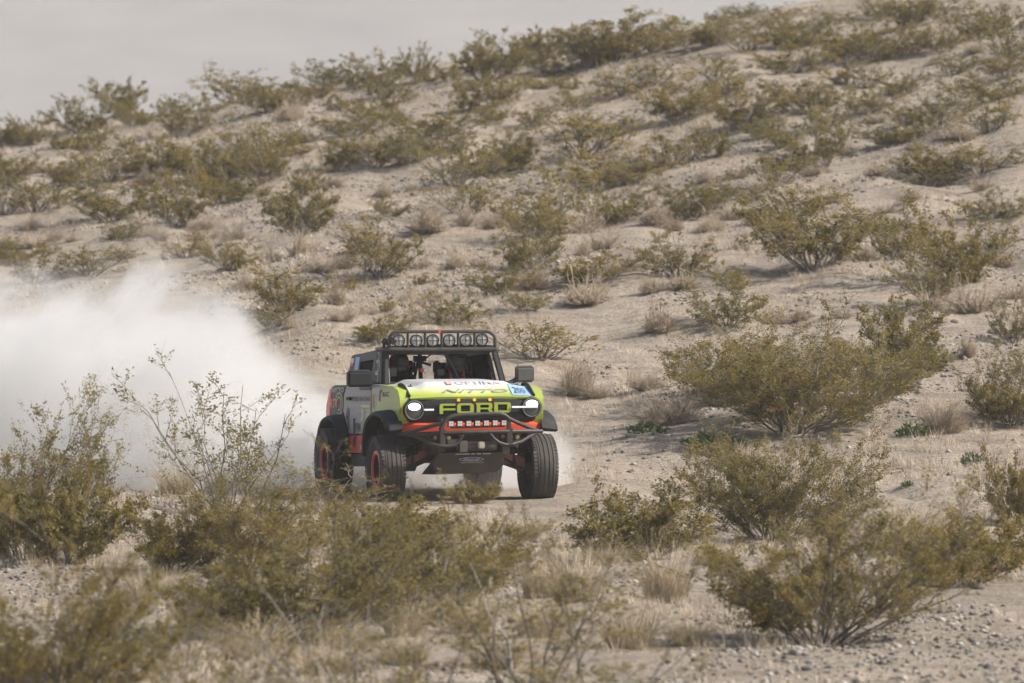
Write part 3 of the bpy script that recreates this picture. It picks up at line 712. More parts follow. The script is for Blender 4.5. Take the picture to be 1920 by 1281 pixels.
P_NAVY = paint('navy_livery', (0.014, 0.020, 0.040), 0.55, dust=0.04, spec=0.3)
P_BLUE = paint('blue_sticker', (0.30, 0.47, 0.76), 0.5, dust=0.08)
P_WHITE = paint('white_print', WHITE, 0.5, dust=0.06)
P_PALE = paint('pale_grey_print', (0.56, 0.56, 0.59), 0.5, dust=0.08)
P_INK = paint('dark_print', (0.03, 0.032, 0.04), 0.5, dust=0.06)
P_ROVAL = paint('blue_oval', (0.03, 0.065, 0.30), 0.5, dust=0.12)
P_AMBERP = paint('yellow_print', (0.62, 0.34, 0.03), 0.5, dust=0.05)
def emit(name, col, st):
    m, n, l, b = new_mat(name); b.inputs['Base Color'].default_value = (*[c * 0.15 for c in col], 1); b.inputs['Emission Color'].default_value = (*col, 1); b.inputs['Emission Strength'].default_value = st; return m
E_HEAD = emit('lit_headlamp', (1.0, 0.97, 0.92), 3.2)
E_BAR = emit('lit_lightbar', (1.0, 0.98, 0.93), 0.65)
E_RING = emit('lit_ring', (0.85, 0.88, 0.84), 0.10)
E_AMBER = emit('lit_amber', (1.0, 0.38, 0.02), 1.1)
E_LED = emit('led_pod_lens', (1.0, 0.9, 0.86), 0.30)
m, n, l, b = new_mat('lamp_glass'); b.inputs['Base Color'].default_value = (0.075, 0.078, 0.075, 1); b.inputs['Roughness'].default_value = 0.25; P_LENS = m
m, n, l, b = new_mat('round_lamp_lens'); b.inputs['Base Color'].default_value = (0.30, 0.30, 0.285, 1); b.inputs['Roughness'].default_value = 0.25; P_RLENS = m
tcx = N(n, 'ShaderNodeTexCoord'); vr = N(n, 'ShaderNodeTexVoronoi', Scale=42.0); l.new(tcx.outputs['Object'], vr.inputs['Vector'])
l.new(ramp(n, l, vr.outputs['Distance'], [(0.1, (0.20, 0.20, 0.19)), (0.6, (0.42, 0.42, 0.40))]), b.inputs['Base Color'])

def livery(name, fn):
    """paint split by position on the panel; fn(nodes, links, x, y, z) -> colour socket"""
    m, n, l, b = new_mat(name); tc = N(n, 'ShaderNodeTexCoord'); sx = N(n, 'ShaderNodeSeparateXYZ'); l.new(tc.outputs['Object'], sx.inputs[0])
    c = fn(n, l, sx.outputs[0], sx.outputs[1], sx.outputs[2])
    no = N(n, 'ShaderNodeTexNoise', Scale=6.0, Detail=5.0); l.new(tc.outputs['Object'], no.inputs['Vector'])
    f = ramp(n, l, no.outputs['Fac'], [(0.4, (0, 0, 0)), (0.8, (0.46, 0.46, 0.46))])
    l.new(mixc(n, l, f, c, DUST), b.inputs['Base Color']); b.inputs['Roughness'].default_value = 0.4; b.inputs['Coat Weight'].default_value = 0.2
    return m
def lin(n, l, terms, c0):
    s = None
    for sock, k in terms:
        q = N(n, 'ShaderNodeMath', operation='MULTIPLY'); l.new(sock, q.inputs[0]); q.inputs[1].default_value = k
        if s is None: s = q.outputs[0]
        else:
            a = N(n, 'ShaderNodeMath', operation='ADD'); l.new(s, a.inputs[0]); l.new(q.outputs[0], a.inputs[1]); s = a.outputs[0]
    a = N(n, 'ShaderNodeMath', operation='ADD'); l.new(s, a.inputs[0]); a.inputs[1].default_value = c0
    return a.outputs[0]
def hood_fn(n, l, x, y, z):
    ab = N(n, 'ShaderNodeMath', operation='ABSOLUTE'); l.new(x, ab.inputs[0])
    f = lin(n, l, [(y, 1.0), (ab.outputs[0], -0.16)], 0.60)
    return ramp(n, l, f, [(0.06, GREEN), (0.11, (0.46, 0.55, 0.08)), (0.20, (0.62, 0.67, 0.30)), (0.33, WHITE)])
P_HOOD = livery('hood_livery', hood_fn)
P_FENDER = livery('fender_livery', lambda n, l, x, y, z: ramp(n, l, lin(n, l, [(y, 1.0), (z, 0.75)], -1.0), [(0.0, GREEN), (0.53, GREEN), (0.54, (0.25, 0.245, 0.28)), (1.0, (0.23, 0.23, 0.255))], 'CONSTANT'))

TRK = empty('race_truck', (TRUCK_X, TRUCK_Y, -0.03), TRUCK_RZ)
TRUCK_M = Matrix.Translation((TRUCK_X, TRUCK_Y, -0.03)) @ Matrix.Rotation(TRUCK_RZ, 4, 'Z')
tag(TRK, 'lime green and grey off-road race truck throwing dust, FORD on its grille', 'truck')

# ---- lettering helpers
def text_mesh(s, bold=0.0, shear=0.0):
    cu = bpy.data.curves.new('lettering', 'FONT'); cu.body = s; cu.size = 1.0; cu.shear = shear; cu.offset = bold; cu.align_x = 'CENTER'; cu.align_y = 'CENTER'; cu.resolution_u = 2
    o = bpy.data.objects.new('lettering', cu); COL.objects.link(o)
    dg = bpy.context.evaluated_depsgraph_get(); dg.update(); me = bpy.data.meshes.new_from_object(o.evaluated_get(dg))
    V = np.array([v.co[:] for v in me.vertices]); F = [tuple(p.vertices) for p in me.polygons]
    bpy.data.objects.remove(o); bpy.data.curves.remove(cu); bpy.data.meshes.remove(me)
    V[:, :2] -= (V[:, :2].max(0) + V[:, :2].min(0)) / 2; V[:, :2] /= (V[:, :2].max(0) - V[:, :2].min(0))
    return V, F
def lettering(s, fn, m, parent, bold=0.0, shear=0.0, name='lettering'):
    """fn maps unit text coordinates (-.5...5) to a truck-local point"""
    V, F = text_mesh(s, bold, shear)
    return MB().poly([fn(a, b) for a, b, _ in V], F).build(name, m, parent, smooth=False)
def side(v0, v1, w0, w1, u=-0.9345):
    return lambda a, b: (u, (v0 + v1) / 2 - a * (v1 - v0), (w0 + w1) / 2 + b * (w1 - w0))
def bars(polys, fn, m, parent, name='graphic'):
    mb = MB()
    for p in polys: mb.poly([fn(a, b) for a, b in p], [tuple(range(len(p)))])
    return mb.build(name, m, parent, smooth=False)

# ---- hood
def hood_z(u, v):
    t = min(max((v + 0.50) / 0.46, 0), 1); e = 1.315 + 0.148 * math.sin(t * math.pi / 2) ** 1.1 + 0.03 * max(0, v) / 0.9
    s = lambda q: (lambda c: c * c * (3 - 2 * c))(min(max(q, 0), 1))
    return e + 0.052 * s((0.66 - abs(u)) / 0.16) * s((v + 0.40) / 0.35) - 0.02 * (abs(u) / 0.8) ** 4
us = np.linspace(-0.80, 0.80, 41); vs = np.concatenate([np.linspace(-0.505, 0.0, 18), np.linspace(0.06, 0.88, 10)])
mb = MB(); V = [(u, v - 0.012 * (1 - (u / 0.8) ** 2), hood_z(u, v)) for v in vs for u in us]; nu = len(us)
V += [(u, vs[0] - 0.012 * (1 - (u / 0.8) ** 2) + 0.01, 1.285) for u in us]
F = [(j * nu + i, j * nu + i + 1, (j + 1) * nu + i + 1, (j + 1) * nu + i) for j in range(len(vs) - 1) for i in range(nu - 1)]
F += [(i, len(vs) * nu + i, len(vs) * nu + i + 1, i + 1) for i in range(nu - 1)]
hood = mb.poly(V, F).build('hood', P_HOOD, TRK, label='white hood fading to lime green at its front edge')
def on_hood(px0, px1, v0, v1, skew=0.0):
    def f(a, b):
        v = (v0 + v1) / 2 + b * (v1 - v0)
        u = (px0 + px1) / 2 + a * (px1 - px0) + skew * b
        return (u, v - 0.012 * (1 - (u / 0.8) ** 2), hood_z(u, v) + 0.014)
    return f
lettering('NITTO', on_hood(-0.36, 0.50, -0.405, -0.325, 0.03), paint('grey_print', (0.33, 0.35, 0.26), 0.5, dust=0.25), hood, 0.02, 0.25)
lettering('OPTIMA', on_hood(-0.14, 0.46, -0.22, -0.12), P_PALE, hood, 0.01)
bars([[(-.5, -.5), (.5, -.5), (.5, .5), (-.5, .5)]], on_hood(-0.26, -0.18, -0.22, -0.12), paint('faded_red_print', (0.68, 0.42, 0.42), dust=0.05), hood, 'red_emblem')
pl = bars([[(-.5, -.5), (.5, -.5), (.5, .5), (-.5, .5)]], lambda a, b: (lambda u, v: (u, v, hood_z(u, v) + 0.010))(0.655 + a * 0.25, -0.335 + b * 0.27), P_BLUE, hood, 'number_plate')
lettering('200', lambda a, b: (lambda u, v: (u, v, hood_z(u, v) + 0.018))(0.645 + a * 0.155, -0.345 + b * 0.15), P_INK, hood, 0.0, 0.0, 'number')
for s in (-1, 1):
    MB().lathe([(0, 0.001), (0, 0.035), (0.012, 0.03), (0.016, 0.008), (0.035, 0.006), (0.036, 0.001)], (0.69 * s, -0.10, hood_z(0.69, -0.10) - 0.002), 'Z', 14).build('hood_pin', P_INK, hood)
    # dark ridge along each hood edge
    mb = MB(); pts = [(0.803 * s, v, hood_z(0.8, v) + 0.012 + 0.02 * min(1, max(0, (v + 0.5) * 3))) for v in np.linspace(-0.46, -0.02, 8)]
    mb.tube(pts, 0.021, 8); mb.box((0.80 * s, 0.0, hood_z(0.8, 0) + 0.012), (0.05, 0.05, 0.06))
    mb.build('hood_ridge', P_BLACK, TRK)

# ---- fenders, doors, quarters
def arch(c, hw, hh, a0, a1, n=16, ex=2.5, zb=0):
    out = []
    for i in range(n + 1):
        t = a0 + (a1 - a0) * i / n; cs, sn = math.cos(t), math.sin(t)
        out.append((c[0] + hw * math.copysign(abs(cs) ** (2 / ex), cs), c[1] + hh * math.copysign(abs(sn) ** (2 / ex), sn)))
    return out
FC, RC = (0.09, 0.66), (2.58, 0.60)
A_F = arch(FC, 0.565, 0.42, math.pi, 0.0); A_R = arch(RC, 0.60, 0.46, math.pi, 0.0)
for s in (-1, 1):
    a, bq = (0.80 * s, 0.93 * s)
    out = [(-0.43, 0.98), (-0.47, 1.20), (-0.45, 1.31), (-0.36, 1.40), (-0.10, 1.452), (0.895, 1.485), (0.895, 0.66), (0.66, 0.66)] + arch(FC, 0.565, 0.42, math.pi * 0.80, 0.0)[::-1]
    MB().prism(out, a, bq).build('front_fender', P_FENDER, TRK, bevel=0.022, label='lime front fender with a grey sweep')
    door = MB().prism([(0.91, 0.86), (0.91, 1.485), (2.16, 1.485), (2.30, 1.36), (2.34, 1.15), (2.16, 0.98), (2.08, 0.86)], 0.70 * s, 0.93 * s).build('door', P_GREY, TRK, bevel=0.014)
    hd = MB(); hd.box((0.948 * s, 1.98, 1.31), (0.03, 0.17, 0.045)); hd.build('handle', P_BLACK, door, bevel=0.008)
    MB().box((0.934 * s, 1.2, 1.445), (0.012, 0.56, 0.06)).build('vent_strip', P_DARK, door, bevel=0.004)
    if s < 0:
        lettering('FORD RACING', side(0.96, 1.86, 1.275, 1.335), P_INK, door, 0.01)
        fn = side(0.96, 1.42, 0.95, 1.23)
        bars([[(-.5, .38), (.5, .38), (.5, .5), (-.5, .5)], [(-.45, .08), (-.2, .08), (-.2, .3), (-.45, .3)], [(.0, .22), (.5, .22), (.5, .3), (.0, .3)], [(.08, -.02), (.45, -.02), (.45, .12), (.08, .12)],
              [(-.1, -.5), (.1, -.5), (.3, .02), (.1, .02)], [(-.5, -.22), (-.3, -.22), (-.12, .06), (-.32, .06)], [(.3, -.3), (.45, -.3), (.5, -.05), (.35, -.05)]], fn, P_GREEN, door, 'lime_graphic')
        lettering('OPTIMA', side(1.42, 1.78, 0.885, 1.0), P_DARK, door, 0.015)
        bars([[(-.5, -.5), (.0, -.6), (.5, .0), (.1, .6), (-.3, .2)], [(-.1, -.5), (.15, -1.6), (.35, -1.5), (.2, -.4)]], side(1.98, 2.18, 1.06, 1.2), P_DARK, door, 'dark_graphic')
        bars([[(-.5, -.5), (.5, -.5), (.35, .5), (-.35, .5)]], side(1.72, 1.80, 0.70, 1.06, -0.9385), P_DARK, door, 'dark_stripe')
        bars([[(-.5, -.5), (.5, -.5), (.5, .5), (-.5, .5)]], side(0.78, 0.875, 1.19, 1.36, -0.9345), P_AMBERP, TRK, 'yellow_sticker')
        lettering('RGC', side(0.02, 0.36, 1.325, 1.385), P_INK, TRK, 0.02, 0.2)
        bars([[(-.5, -.5), (-.1, -.5), (.0, .1), (.5, .3), (.5, .55), (-.2, .4)]], side(0.38, 0.54, 1.27, 1.42), P_INK, TRK, 'dark_emblem')
    q = MB().prism([(2.33, 1.00), (2.37, 1.17), (2.31, 1.37), (2.18, 1.485), (2.90, 1.485), (2.985, 1.30), (3.045, 1.02), (2.9, 0.98)] , 0.72 * s, 0.925 * s).build('rear_quarter', P_DARK, TRK, bevel=0.018)
    if s < 0:
        lettering('NITTO', side(2.30, 2.92, 1.39, 1.455, -0.930), P_PALE, q, 0.02, 0.2)
        lettering('RTR', side(2.62, 2.98, 1.20, 1.31, -0.932), P_RED, q, 0.03, 0.1)
        for rr, ww in ((0.13, 0.016), (0.075, 0.014)):
            MB().poly([(-0.929, 2.55 + (rr + d) * math.cos(t) * 1.3, 1.25 + (rr + d) * math.sin(t)) for t in np.linspace(0.2, 5.2, 22) for d in (0, ww)], [(2 * i, 2 * i + 1, 2 * i + 3, 2 * i + 2) for i in range(21)]).build('green_swirl', P_GREEN, q, smooth=False)
    MB().prism([(2.92, 1.475), (3.05, 1.44), (3.22, 1.24), (3.25, 0.98), (3.06, 0.98), (3.0, 1.30)], 0.70 * s, 0.925 * s).build('tail_corner', P_RED, TRK, bevel=0.012, label='red tail corner')
    MB().prism([(0.92, 0.62), (0.82, 0.845), (2.10, 0.845), (2.06, 0.62)], 0.74 * s, 0.92 * s).build('rocker_panel', P_RED, TRK, bevel=0.012, label='red rocker panel under the door')
    if s < 0:
        bars([[(-.5, -.5), (.5, -.5), (.5, .5), (-.5, .5)]], side(1.15, 1.48, 0.665, 0.72, -0.925), P_PALE, TRK, 'small_sticker')
    MB().prism([(0.92, 0.45), (0.86, 0.605), (2.06, 0.605), (2.0, 0.45)], 0.70 * s, 0.90 * s).build('rock_slider', P_DARK, TRK, bevel=0.012)
    # wheel arch flares
    for nm, c, hw, hh, u1, a0, a1, th in (('fender_flare', FC, 0.575, 0.43, 1.10, 0.86, -0.03, 0.085), ('fender_flare', RC, 0.51, 0.46, 1.075, 1.0, 0.06, 0.065)):
        inn = arch(c, hw, hh, math.pi * a0, math.pi * a1, 24); ou = arch(c, hw + th, hh + th * 0.8, math.pi * a0, math.pi * a1, 24)
        V = []; 
        for (y0, z0), (y1, z1) in zip(inn, ou):
            ym, zm = (y0 + y1) / 2, (z0 + z1) / 2
            V += [(0.90 * s, y0, z0), (u1 * s, y0, z0 - 0.01), ((u1 + 0.012) * s, ym, zm - 0.01), ((u1 - 0.03) * s, y1, z1 - 0.012), (0.90 * s, y1, z1 + 0.01)]
        F = [(5 * i + q, 5 * i + (q + 1) % 5, 5 * i + 5 + (q + 1) % 5, 5 * i + 5 + q) for i in range(24) for q in range(5)] + [(4, 3, 2, 1, 0), tuple(24 * 5 + q for q in range(5))]
        MB().poly(V, F).build(nm, P_BLACK, TRK)
        # inner liner, open below
        lin_ = arch(c, hw - 0.022, hh - 0.022, math.pi * (0.82 if c is FC else 1), 0, 16)
        MB().poly([(k, y, z) for y, z in lin_ for k in (0.50 * s, 0.94 * s)], [(2 * i, 2 * i + 1, 2 * i + 3, 2 * i + 2) for i in range(16)]).build('wheel_well', P_UNDER, TRK)

# ---- grille panel and lamps
def face_v(u): return -0.515 + 0.115 * (abs(u) / 0.93) ** 4
nu = 37; us = np.linspace(-0.925, 0.925, nu); rows = [(0.995, 0.03), (1.03, 0.0), (1.15, -0.008), (1.27, 0.0), (1.305, 0.012), (1.325, 0.04)]
V = [(u * (0.985 if k in (0, 5) else 1), face_v(u) + dv, z) for k, (z, dv) in enumerate(rows) for u in us]
F = [(j * nu + i, j * nu + i + 1, (j + 1) * nu + i + 1, (j + 1) * nu + i) for j in range(5) for i in range(nu - 1)]
grille = MB().poly(V, F).build('grille', P_BLACK, TRK)
mb = MB()
for k in range(9): mb.poly([(u, face_v(u) - 0.022, 1.045 + k * 0.026 + dz) for u in np.linspace(-0.46, 0.50, 13) for dz in (0, 0.006)], [(2 * i, 2 * i + 1, 2 * i + 3, 2 * i + 2) for i in range(12)])
mb.build('grille_slat', P_DARK, grille, smooth=False)
V = [(u * k, face_v(u) + dv, z) for z, dv, k in ((0.862, 0.05, 0.97), (0.88, 0.0, 1.0), (0.970, -0.01, 1.008), (0.998, 0.02, 1.0)) for u in us]
F = [(j * nu + i, j * nu + i + 1, (j + 1) * nu + i + 1, (j + 1) * nu + i) for j in range(3) for i in range(nu - 1)]
MB().poly(V, F).build('lower_valance', P_ORANGE, TRK, label='bright orange strip under the grille')
# block letters F O R D as solid strokes
def strokes(name, px0, px1, py0, py1, polys):
    (u0, v, z0), (u1, _, z1) = T(px0, py1, -0.53), T(px1, py0, -0.53)
    mb = MB()
    for p in polys:
        n = len(p); fr = [(u0 + a * (u1 - u0), face_v(u0) - 0.040, z0 + b * (z1 - z0)) for a, b in p]; bk = [(x, y + 0.028, z) for x, y, z in fr]
        mb.poly(fr + bk, [tuple(range(n)), tuple(range(2 * n - 1, n - 1, -1))] + [(i, n + i, n + (i + 1) % n, (i + 1) % n) for i in range(n)])
    return mb.build(name, P_GREEN, grille, smooth=False)
t = 0.22; tv = 0.2
fr = [[(0, 0), (t, 0), (t, 0.86), (0, 0.86)], [(0.0, 0.86), (0.10, 1), (1, 1), (1, 1 - tv), (t, 1 - tv), (t, .86)], [(t, 0.34), (1, 0.34), (1, 0.34 + tv), (t, 0.34 + tv)]]
oo = [[(0, .18), (t, .24), (t, .76), (0, .82)], [(1, .18), (1, .82), (1 - t, .76), (1 - t, .24)], [(0, .82), (t, .76), (t + .08, 1 - tv), (1 - t - .08, 1 - tv), (1 - t, .76), (1, .82), (.86, 1), (.14, 1)], [(0, .18), (.14, 0), (.86, 0), (1, .18), (1 - t, .24), (1 - t - .08, tv), (t + .08, tv), (t, .24)]]
rr = [[(0.04, 0), (0.04 + t, 0), (0.04 + t, .8), (0.04, .8)], [(0, .8), (0, 1), (.88, 1), (1, .86), (1 - t, .8)], [(1, .86), (1, .46), (.9, .36), (1 - t, .5), (1 - t, .8)], [(.9, .36), (.26, .36), (.26, .52), (1 - t, .52)], [(.72, .36), (.92, .36), (1.02, .18), (1.02, 0), (.80, 0), (.80, .18)]]
dd = [[(0, 0), (t, 0), (t, 1), (0, 1)], [(t, 1 - tv), (t, 1), (.88, 1), (1, .86), (1 - t, 1 - tv)], [(1, .86), (1, .14), (1 - t, tv), (1 - t, 1 - tv)], [(1, .14), (.88, 0), (t, 0), (t, tv), (1 - t, tv)]]
strokes('letter', 824.5, 854, 756.5, 776, fr); strokes('letter', 857, 888, 755.5, 775, oo); strokes('letter', 892, 922.5, 754.5, 774, rr); strokes('letter', 926, 957, 753.5, 773, dd)
for px in (861, 890.5, 919.5):
    u, v, z = T(px, 749.5 - (px - 861) * 0.02, -0.53)
    MB().lathe([(0, 0.001), (-0.012, 0.012), (0, 0.02), (0.03, 0.021)], (u, face_v(u) - 0.006, z - 0.004), 'Y', 12).build('marker_lamp', E_AMBER, grille)
for s, px, py in ((-1, 777.5, 769.0), (1, 996.5, 762.5)):
    u, v, z = T(px, py, -0.5); vv = face_v(u) - 0.03
    hl = MB().lathe([(0.06, 0.135), (-0.02, 0.130), (-0.026, 0.116), (-0.01, 0.112), (-0.006, 0.001)], (u, vv, z), 'Y', 30).build('headlight', P_BLACK, TRK)
    MB().lathe([(-0.028, 0.119), (-0.032, 0.116), (-0.028, 0.112), (-0.02, 0.114)], (u, vv, z), 'Y', 36, closed=True).build('ring', E_RING, hl)
    MB().lathe([(-0.026, 0.001), (-0.024, 0.06), (-0.012, 0.108)], (u, vv, z), 'Y', 28).build('lens', P_LENS, hl)
    mb = MB(); a = [(u + 0.066 * math.cos(q) * 1.15, vv - 0.034, z + 0.042 + 0.046 * math.sin(q)) for q in np.linspace(0, 2 * math.pi, 22)[:-1]]
    mb.poly(a + [(x, y + 0.012, zz) for x, y, zz in a], [tuple(range(21))] + [(i, 21 + i, 21 + (i + 1) % 21, (i + 1) % 21) for i in range(21)]); mb.build('lit_bulb', E_HEAD, hl)
    e0, e1 = (u - 0.04, u + 0.33) if s < 0 else (u + 0.07, u - 0.27)
    mb = MB(); mb.box(((e0 + e1) / 2, face_v(u * 0.8) - 0.052, z + 0.004), (abs(e1 - e0), 0.02, 0.022), rz=math.atan2(face_v(e0) - face_v(e1), e0 - e1) * 0.6); mb.build('light_strip', E_BAR, hl)
u, v, z = T(751.5, 768, -0.42); MB().box((u - 0.005, -0.44, z), (0.02, 0.05, 0.10)).build('side_marker', paint('orange_marker', (0.7, 0.16, 0.03), 0.3, dust=0.05), TRK, bevel=0.005)

# ---- cab
AP_B, AP_T = (0.79, 0.82, 1.48), (0.725, 1.06, 1.93)
for s in (-1, 1):
    mb = MB(); mb.prism([(0.80, 1.475), (0.87, 1.475), (1.10, 1.93), (1.03, 1.93)], 0, 0.055)
    mb.V = [((0.735 + 0.055 - (z - 1.475) * 0.14 + (x - 0.055)) * s, y, z) for x, y, z in mb.V]
    mb.build('windshield_pillar', P_BLACK, TRK, bevel=0.008)
    def cabx(z, off=0.0): return (0.80 - (z - 1.475) * 0.14 + off) * s
    def cabpanel(name, pts, m, off=0.0, th=0.03, lab=None):
        mb = MB(); n = len(pts); V = [(cabx(z, off), y, z) for y, z in pts] + [(cabx(z, off - th), y, z) for y, z in pts]
        mb.poly(V, [tuple(range(n)), tuple(range(2 * n - 1, n - 1, -1))] + [(i, n + i, n + (i + 1) % n, (i + 1) % n) for i in range(n)])
        return mb.build(name, m, TRK, bevel=0.006, label=lab)
    if s < 0:
        ap = cabpanel('pillar_panel', [(0.90, 1.48), (1.38, 1.48), (1.36, 1.90), (1.10, 1.94)], P_NAVY, 0.006)
        for cz, cyy, rr in ((1.70, 1.20, 0.085), (1.70, 1.22, 0.055), (1.56, 1.18, 0.06), (1.83, 1.24, 0.05)):
            MB().poly([(cabx(1.475 + (z - 1.475), 0.0105), y, z) for tt in np.linspace(1.2, 5.4, 16) for rq in (rr, rr + 0.013) for y, z in [(cyy + rq * math.cos(tt) * 1.2, cz + rq * math.sin(tt))]], [(2 * i, 2 * i + 1, 2 * i + 3, 2 * i + 2) for i in range(15)]).build('green_swirl', P_GREEN, ap, smooth=False)
    else:
        mb = MB(); mb.poly([(cabx(z, 0.012), y, z) for y, z in ((0.83, 1.485), (0.93, 1.485), (1.14, 1.92), (1.06, 1.92))], [(0, 1, 2, 3)]); mb.build('pillar_stripe', paint('white_green_stripe', (0.58, 0.66, 0.42), dust=0.08), TRK, smooth=False)
    cabpanel('window_frame', [(1.38, 1.48), (1.46, 1.48), (1.45, 1.80), (2.10, 1.78), (2.12, 1.48), (2.20, 1.48), (2.20, 1.87), (1.36, 1.905)], P_DARK, 0.004)
    cabpanel('cab_side', [(2.19, 1.475), (2.66, 1.475), (2.62, 1.84), (2.55, 1.87), (2.19, 1.885)], P_DARK, 0.0)
    if s < 0:
        f2 = lambda y0, y1, z0, z1: (lambda a, b: (cabx(z0 + (b + .5) * (z1 - z0), 0.006), y0 + (.5 - a) * (y1 - y0), z0 + (b + .5) * (z1 - z0)))
        sq = [[(-.5, -.5), (.5, -.5), (.5, .5), (-.5, .5)]]
        bars(sq, f2(2.16, 2.36, 1.66, 1.84), P_BLUE, TRK, 'blue_sticker'); bars(sq, f2(2.44, 2.58, 1.765, 1.825), P_WHITE, TRK, 'white_sticker'); bars(sq, f2(2.45, 2.58, 1.73, 1.762), P_RED, TRK, 'red_sticker'); bars(sq, f2(2.50, 2.6, 1.5, 1.54), P_PALE, TRK, 'grey_sticker')
    cabpanel('cab_liner', [(1.38, 1.50), (1.47, 1.50), (1.47, 1.77), (2.09, 1.75), (2.11, 1.50), (2.60, 1.50), (2.56, 1.83), (1.36, 1.885)], P_CLOTH, -0.036, 0.012)
    # door window net
    cabpanel('window_net', [(1.45, 1.49), (2.12, 1.49), (2.10, 1.785), (1.45, 1.80)], P_CLOTH, -0.02, 0.01)
    # mirror on its arm
    cx_, cz_ = (-1.075, 1.565) if s < 0 else (1.085, 1.605)
    mb = MB(); mb.prism([(0.90, cz_ - 0.105), (0.90, cz_ + 0.075), (0.93, cz_ + 0.105), (1.02, cz_ + 0.10), (1.03, cz_ - 0.09), (0.98, cz_ - 0.115)], cx_ - (0.155 if s < 0 else 0.115), cx_ + (0.155 if s < 0 else 0.115))
    mr = mb.build('mirror', P_BLACK if s < 0 else paint('sunlit_dusty_black', (0.055, 0.055, 0.058), 0.6, dust=0.12), TRK, bevel=0.028)  # sun-side mirror: sunlight painted in as a lighter black, plus a dust film
    MB().tube([(cx_ - 0.1 * s, 0.97, cz_ - 0.07), (0.90 * s, 0.95, 1.49), (0.80 * s, 0.93, 1.47)], 0.032, 8).build('arm', P_BLACK, mr)
# roof
V = []; rv = np.linspace(0.99, 2.64, 12); ru = np.linspace(-0.735, 0.735, 13)
for top in (0, 1):
    for v in rv:
        for u in ru: V.append((u, v, 1.925 + 0.035 * top - 0.048 * (v - 0.99) + 0.022 * (1 - (u / 0.735) ** 2) - (0.02 if top and abs(u) > 0.73 else 0)))
k = 13; nn = 12 * 13
F = [(o + j * k + i, o + j * k + i + 1, o + (j + 1) * k + i + 1, o + (j + 1) * k + i) for o in (0, nn) for j in range(11) for i in range(12)]
F += [(j * k, (j + 1) * k, nn + (j + 1) * k, nn + j * k) for j in range(11)] + [(j * k + 12, (j + 1) * k + 12, nn + (j + 1) * k + 12, nn + j * k + 12) for j in range(11)]
F += [(i, i + 1, nn + i + 1, nn + i) for i in range(12)] + [(11 * k + i, 11 * k + i + 1, nn + 11 * k + i + 1, nn + 11 * k + i) for i in range(12)]
roof = MB().poly(V, F).build('roof', P_DARK, TRK)
MB().poly([(u, v, 1.964 - 0.048 * (v - 0.99) + 0.024 * (1 - (u / 0.735) ** 2)) for v in (1.02, 1.30) for u in ru], [(i, i + 1, 13 + i + 1, 13 + i) for i in range(12)]).build('pale_green_band', paint('pale_green_print', (0.52, 0.60, 0.40), dust=0.1), roof, smooth=False)
MB().box((0, 1.045, 1.905), (1.46, 0.07, 0.055)).build('windshield_header', P_BLACK, TRK, bevel=0.01)
MB().prism([(0.86, 1.44), (0.86, 1.485), (1.0, 1.515), (1.22, 1.50), (1.22, 1.40)], -0.77, 0.77).build('cowl', P_NAVY, TRK, bevel=0.008)
# light rack on the roof front
RV = 0.94
def R(px, py, v=RV): return T(px, py, v)
pts = [R(728, 652), R(728, 640)] + [R(728 + 17 * (1 - math.cos(a)), 634 - 15.5 * math.sin(a)) for a in np.linspace(0.1, 1.5, 6)]
pts += [R(746, 618.3)] + [R(x, 618.3 - (x - 746) * 0.008) for x in (790, 830, 870)] + [R(911, 617)] + [R(911 + 17 * math.sin(a), 632.5 - 15.5 * math.cos(a)) for a in np.linspace(0.1, 1.5, 6)] + [R(928, 640), R(928, 651)]
rack = MB(); rack.tube(pts, 0.022, 10); rack.tube([R(703, 651.5), R(760, 652), R(930, 650)], 0.027, 10)
rack.tube([R(934, 645, 1.0), R(925, 650)], 0.02, 8)
for px in (763, 795.5, 827, 858, 889): rack.tube([R(px, 650), R(px, 619)], 0.018, 8)
for px in (740, 915): rack.tube([R(px, 648), tuple(np.array(R(px, 648)) + [0, 0.22, 0.01])], 0.018, 8)
rk = rack.build('light_rack', P_TUBE, TRK)
for px, py in ((746, 635), (779, 635), (810, 634.5), (841, 634), (872, 633.5), (903, 632.5)):
    u, v, z = R(px, py, RV + 0.02)
    lp = MB().lathe([(0.10, 0.001), (0.10, 0.045), (0.05, 0.076), (-0.02, 0.080), (-0.025, 0.072), (-0.008, 0.070)], (u, v, z), 'Y', 24).build('round_lamp', P_BLACK, rk)
    MB().lathe([(-0.020, 0.001), (-0.017, 0.04), (-0.008, 0.0705)], (u, v, z), 'Y', 22).build('lens', P_RLENS, lp)
    mb = MB(); mb.box((u, v - 0.022, z), (0.14, 0.006, 0.006)); mb.box((u, v - 0.0225, z), (0.006, 0.006, 0.14)); mb.build('lens_guard', P_BLACK, lp)
MB().box((*R(822, 617.5)[:2], R(822, 617.5)[2]), (0.04, 0.05, 0.05)).build('red_tape', P_RED, rk, bevel=0.006)
u, v, z = R(722, 637, 1.05); MB().box((u, v, z), (0.10, 0.06, 0.07), ry=0.5).box((u - 0.03, v, z - 0.06), (0.03, 0.03, 0.1)).build('roof_camera', P_BLACK, TRK, bevel=0.008)
MB().box((*R(734, 636, 0.90)[:2], R(734, 636, 0.90)[2]), (0.10, 0.05, 0.07), ry=0.7).build('action_camera', P_BLACK, TRK, bevel=0.01)

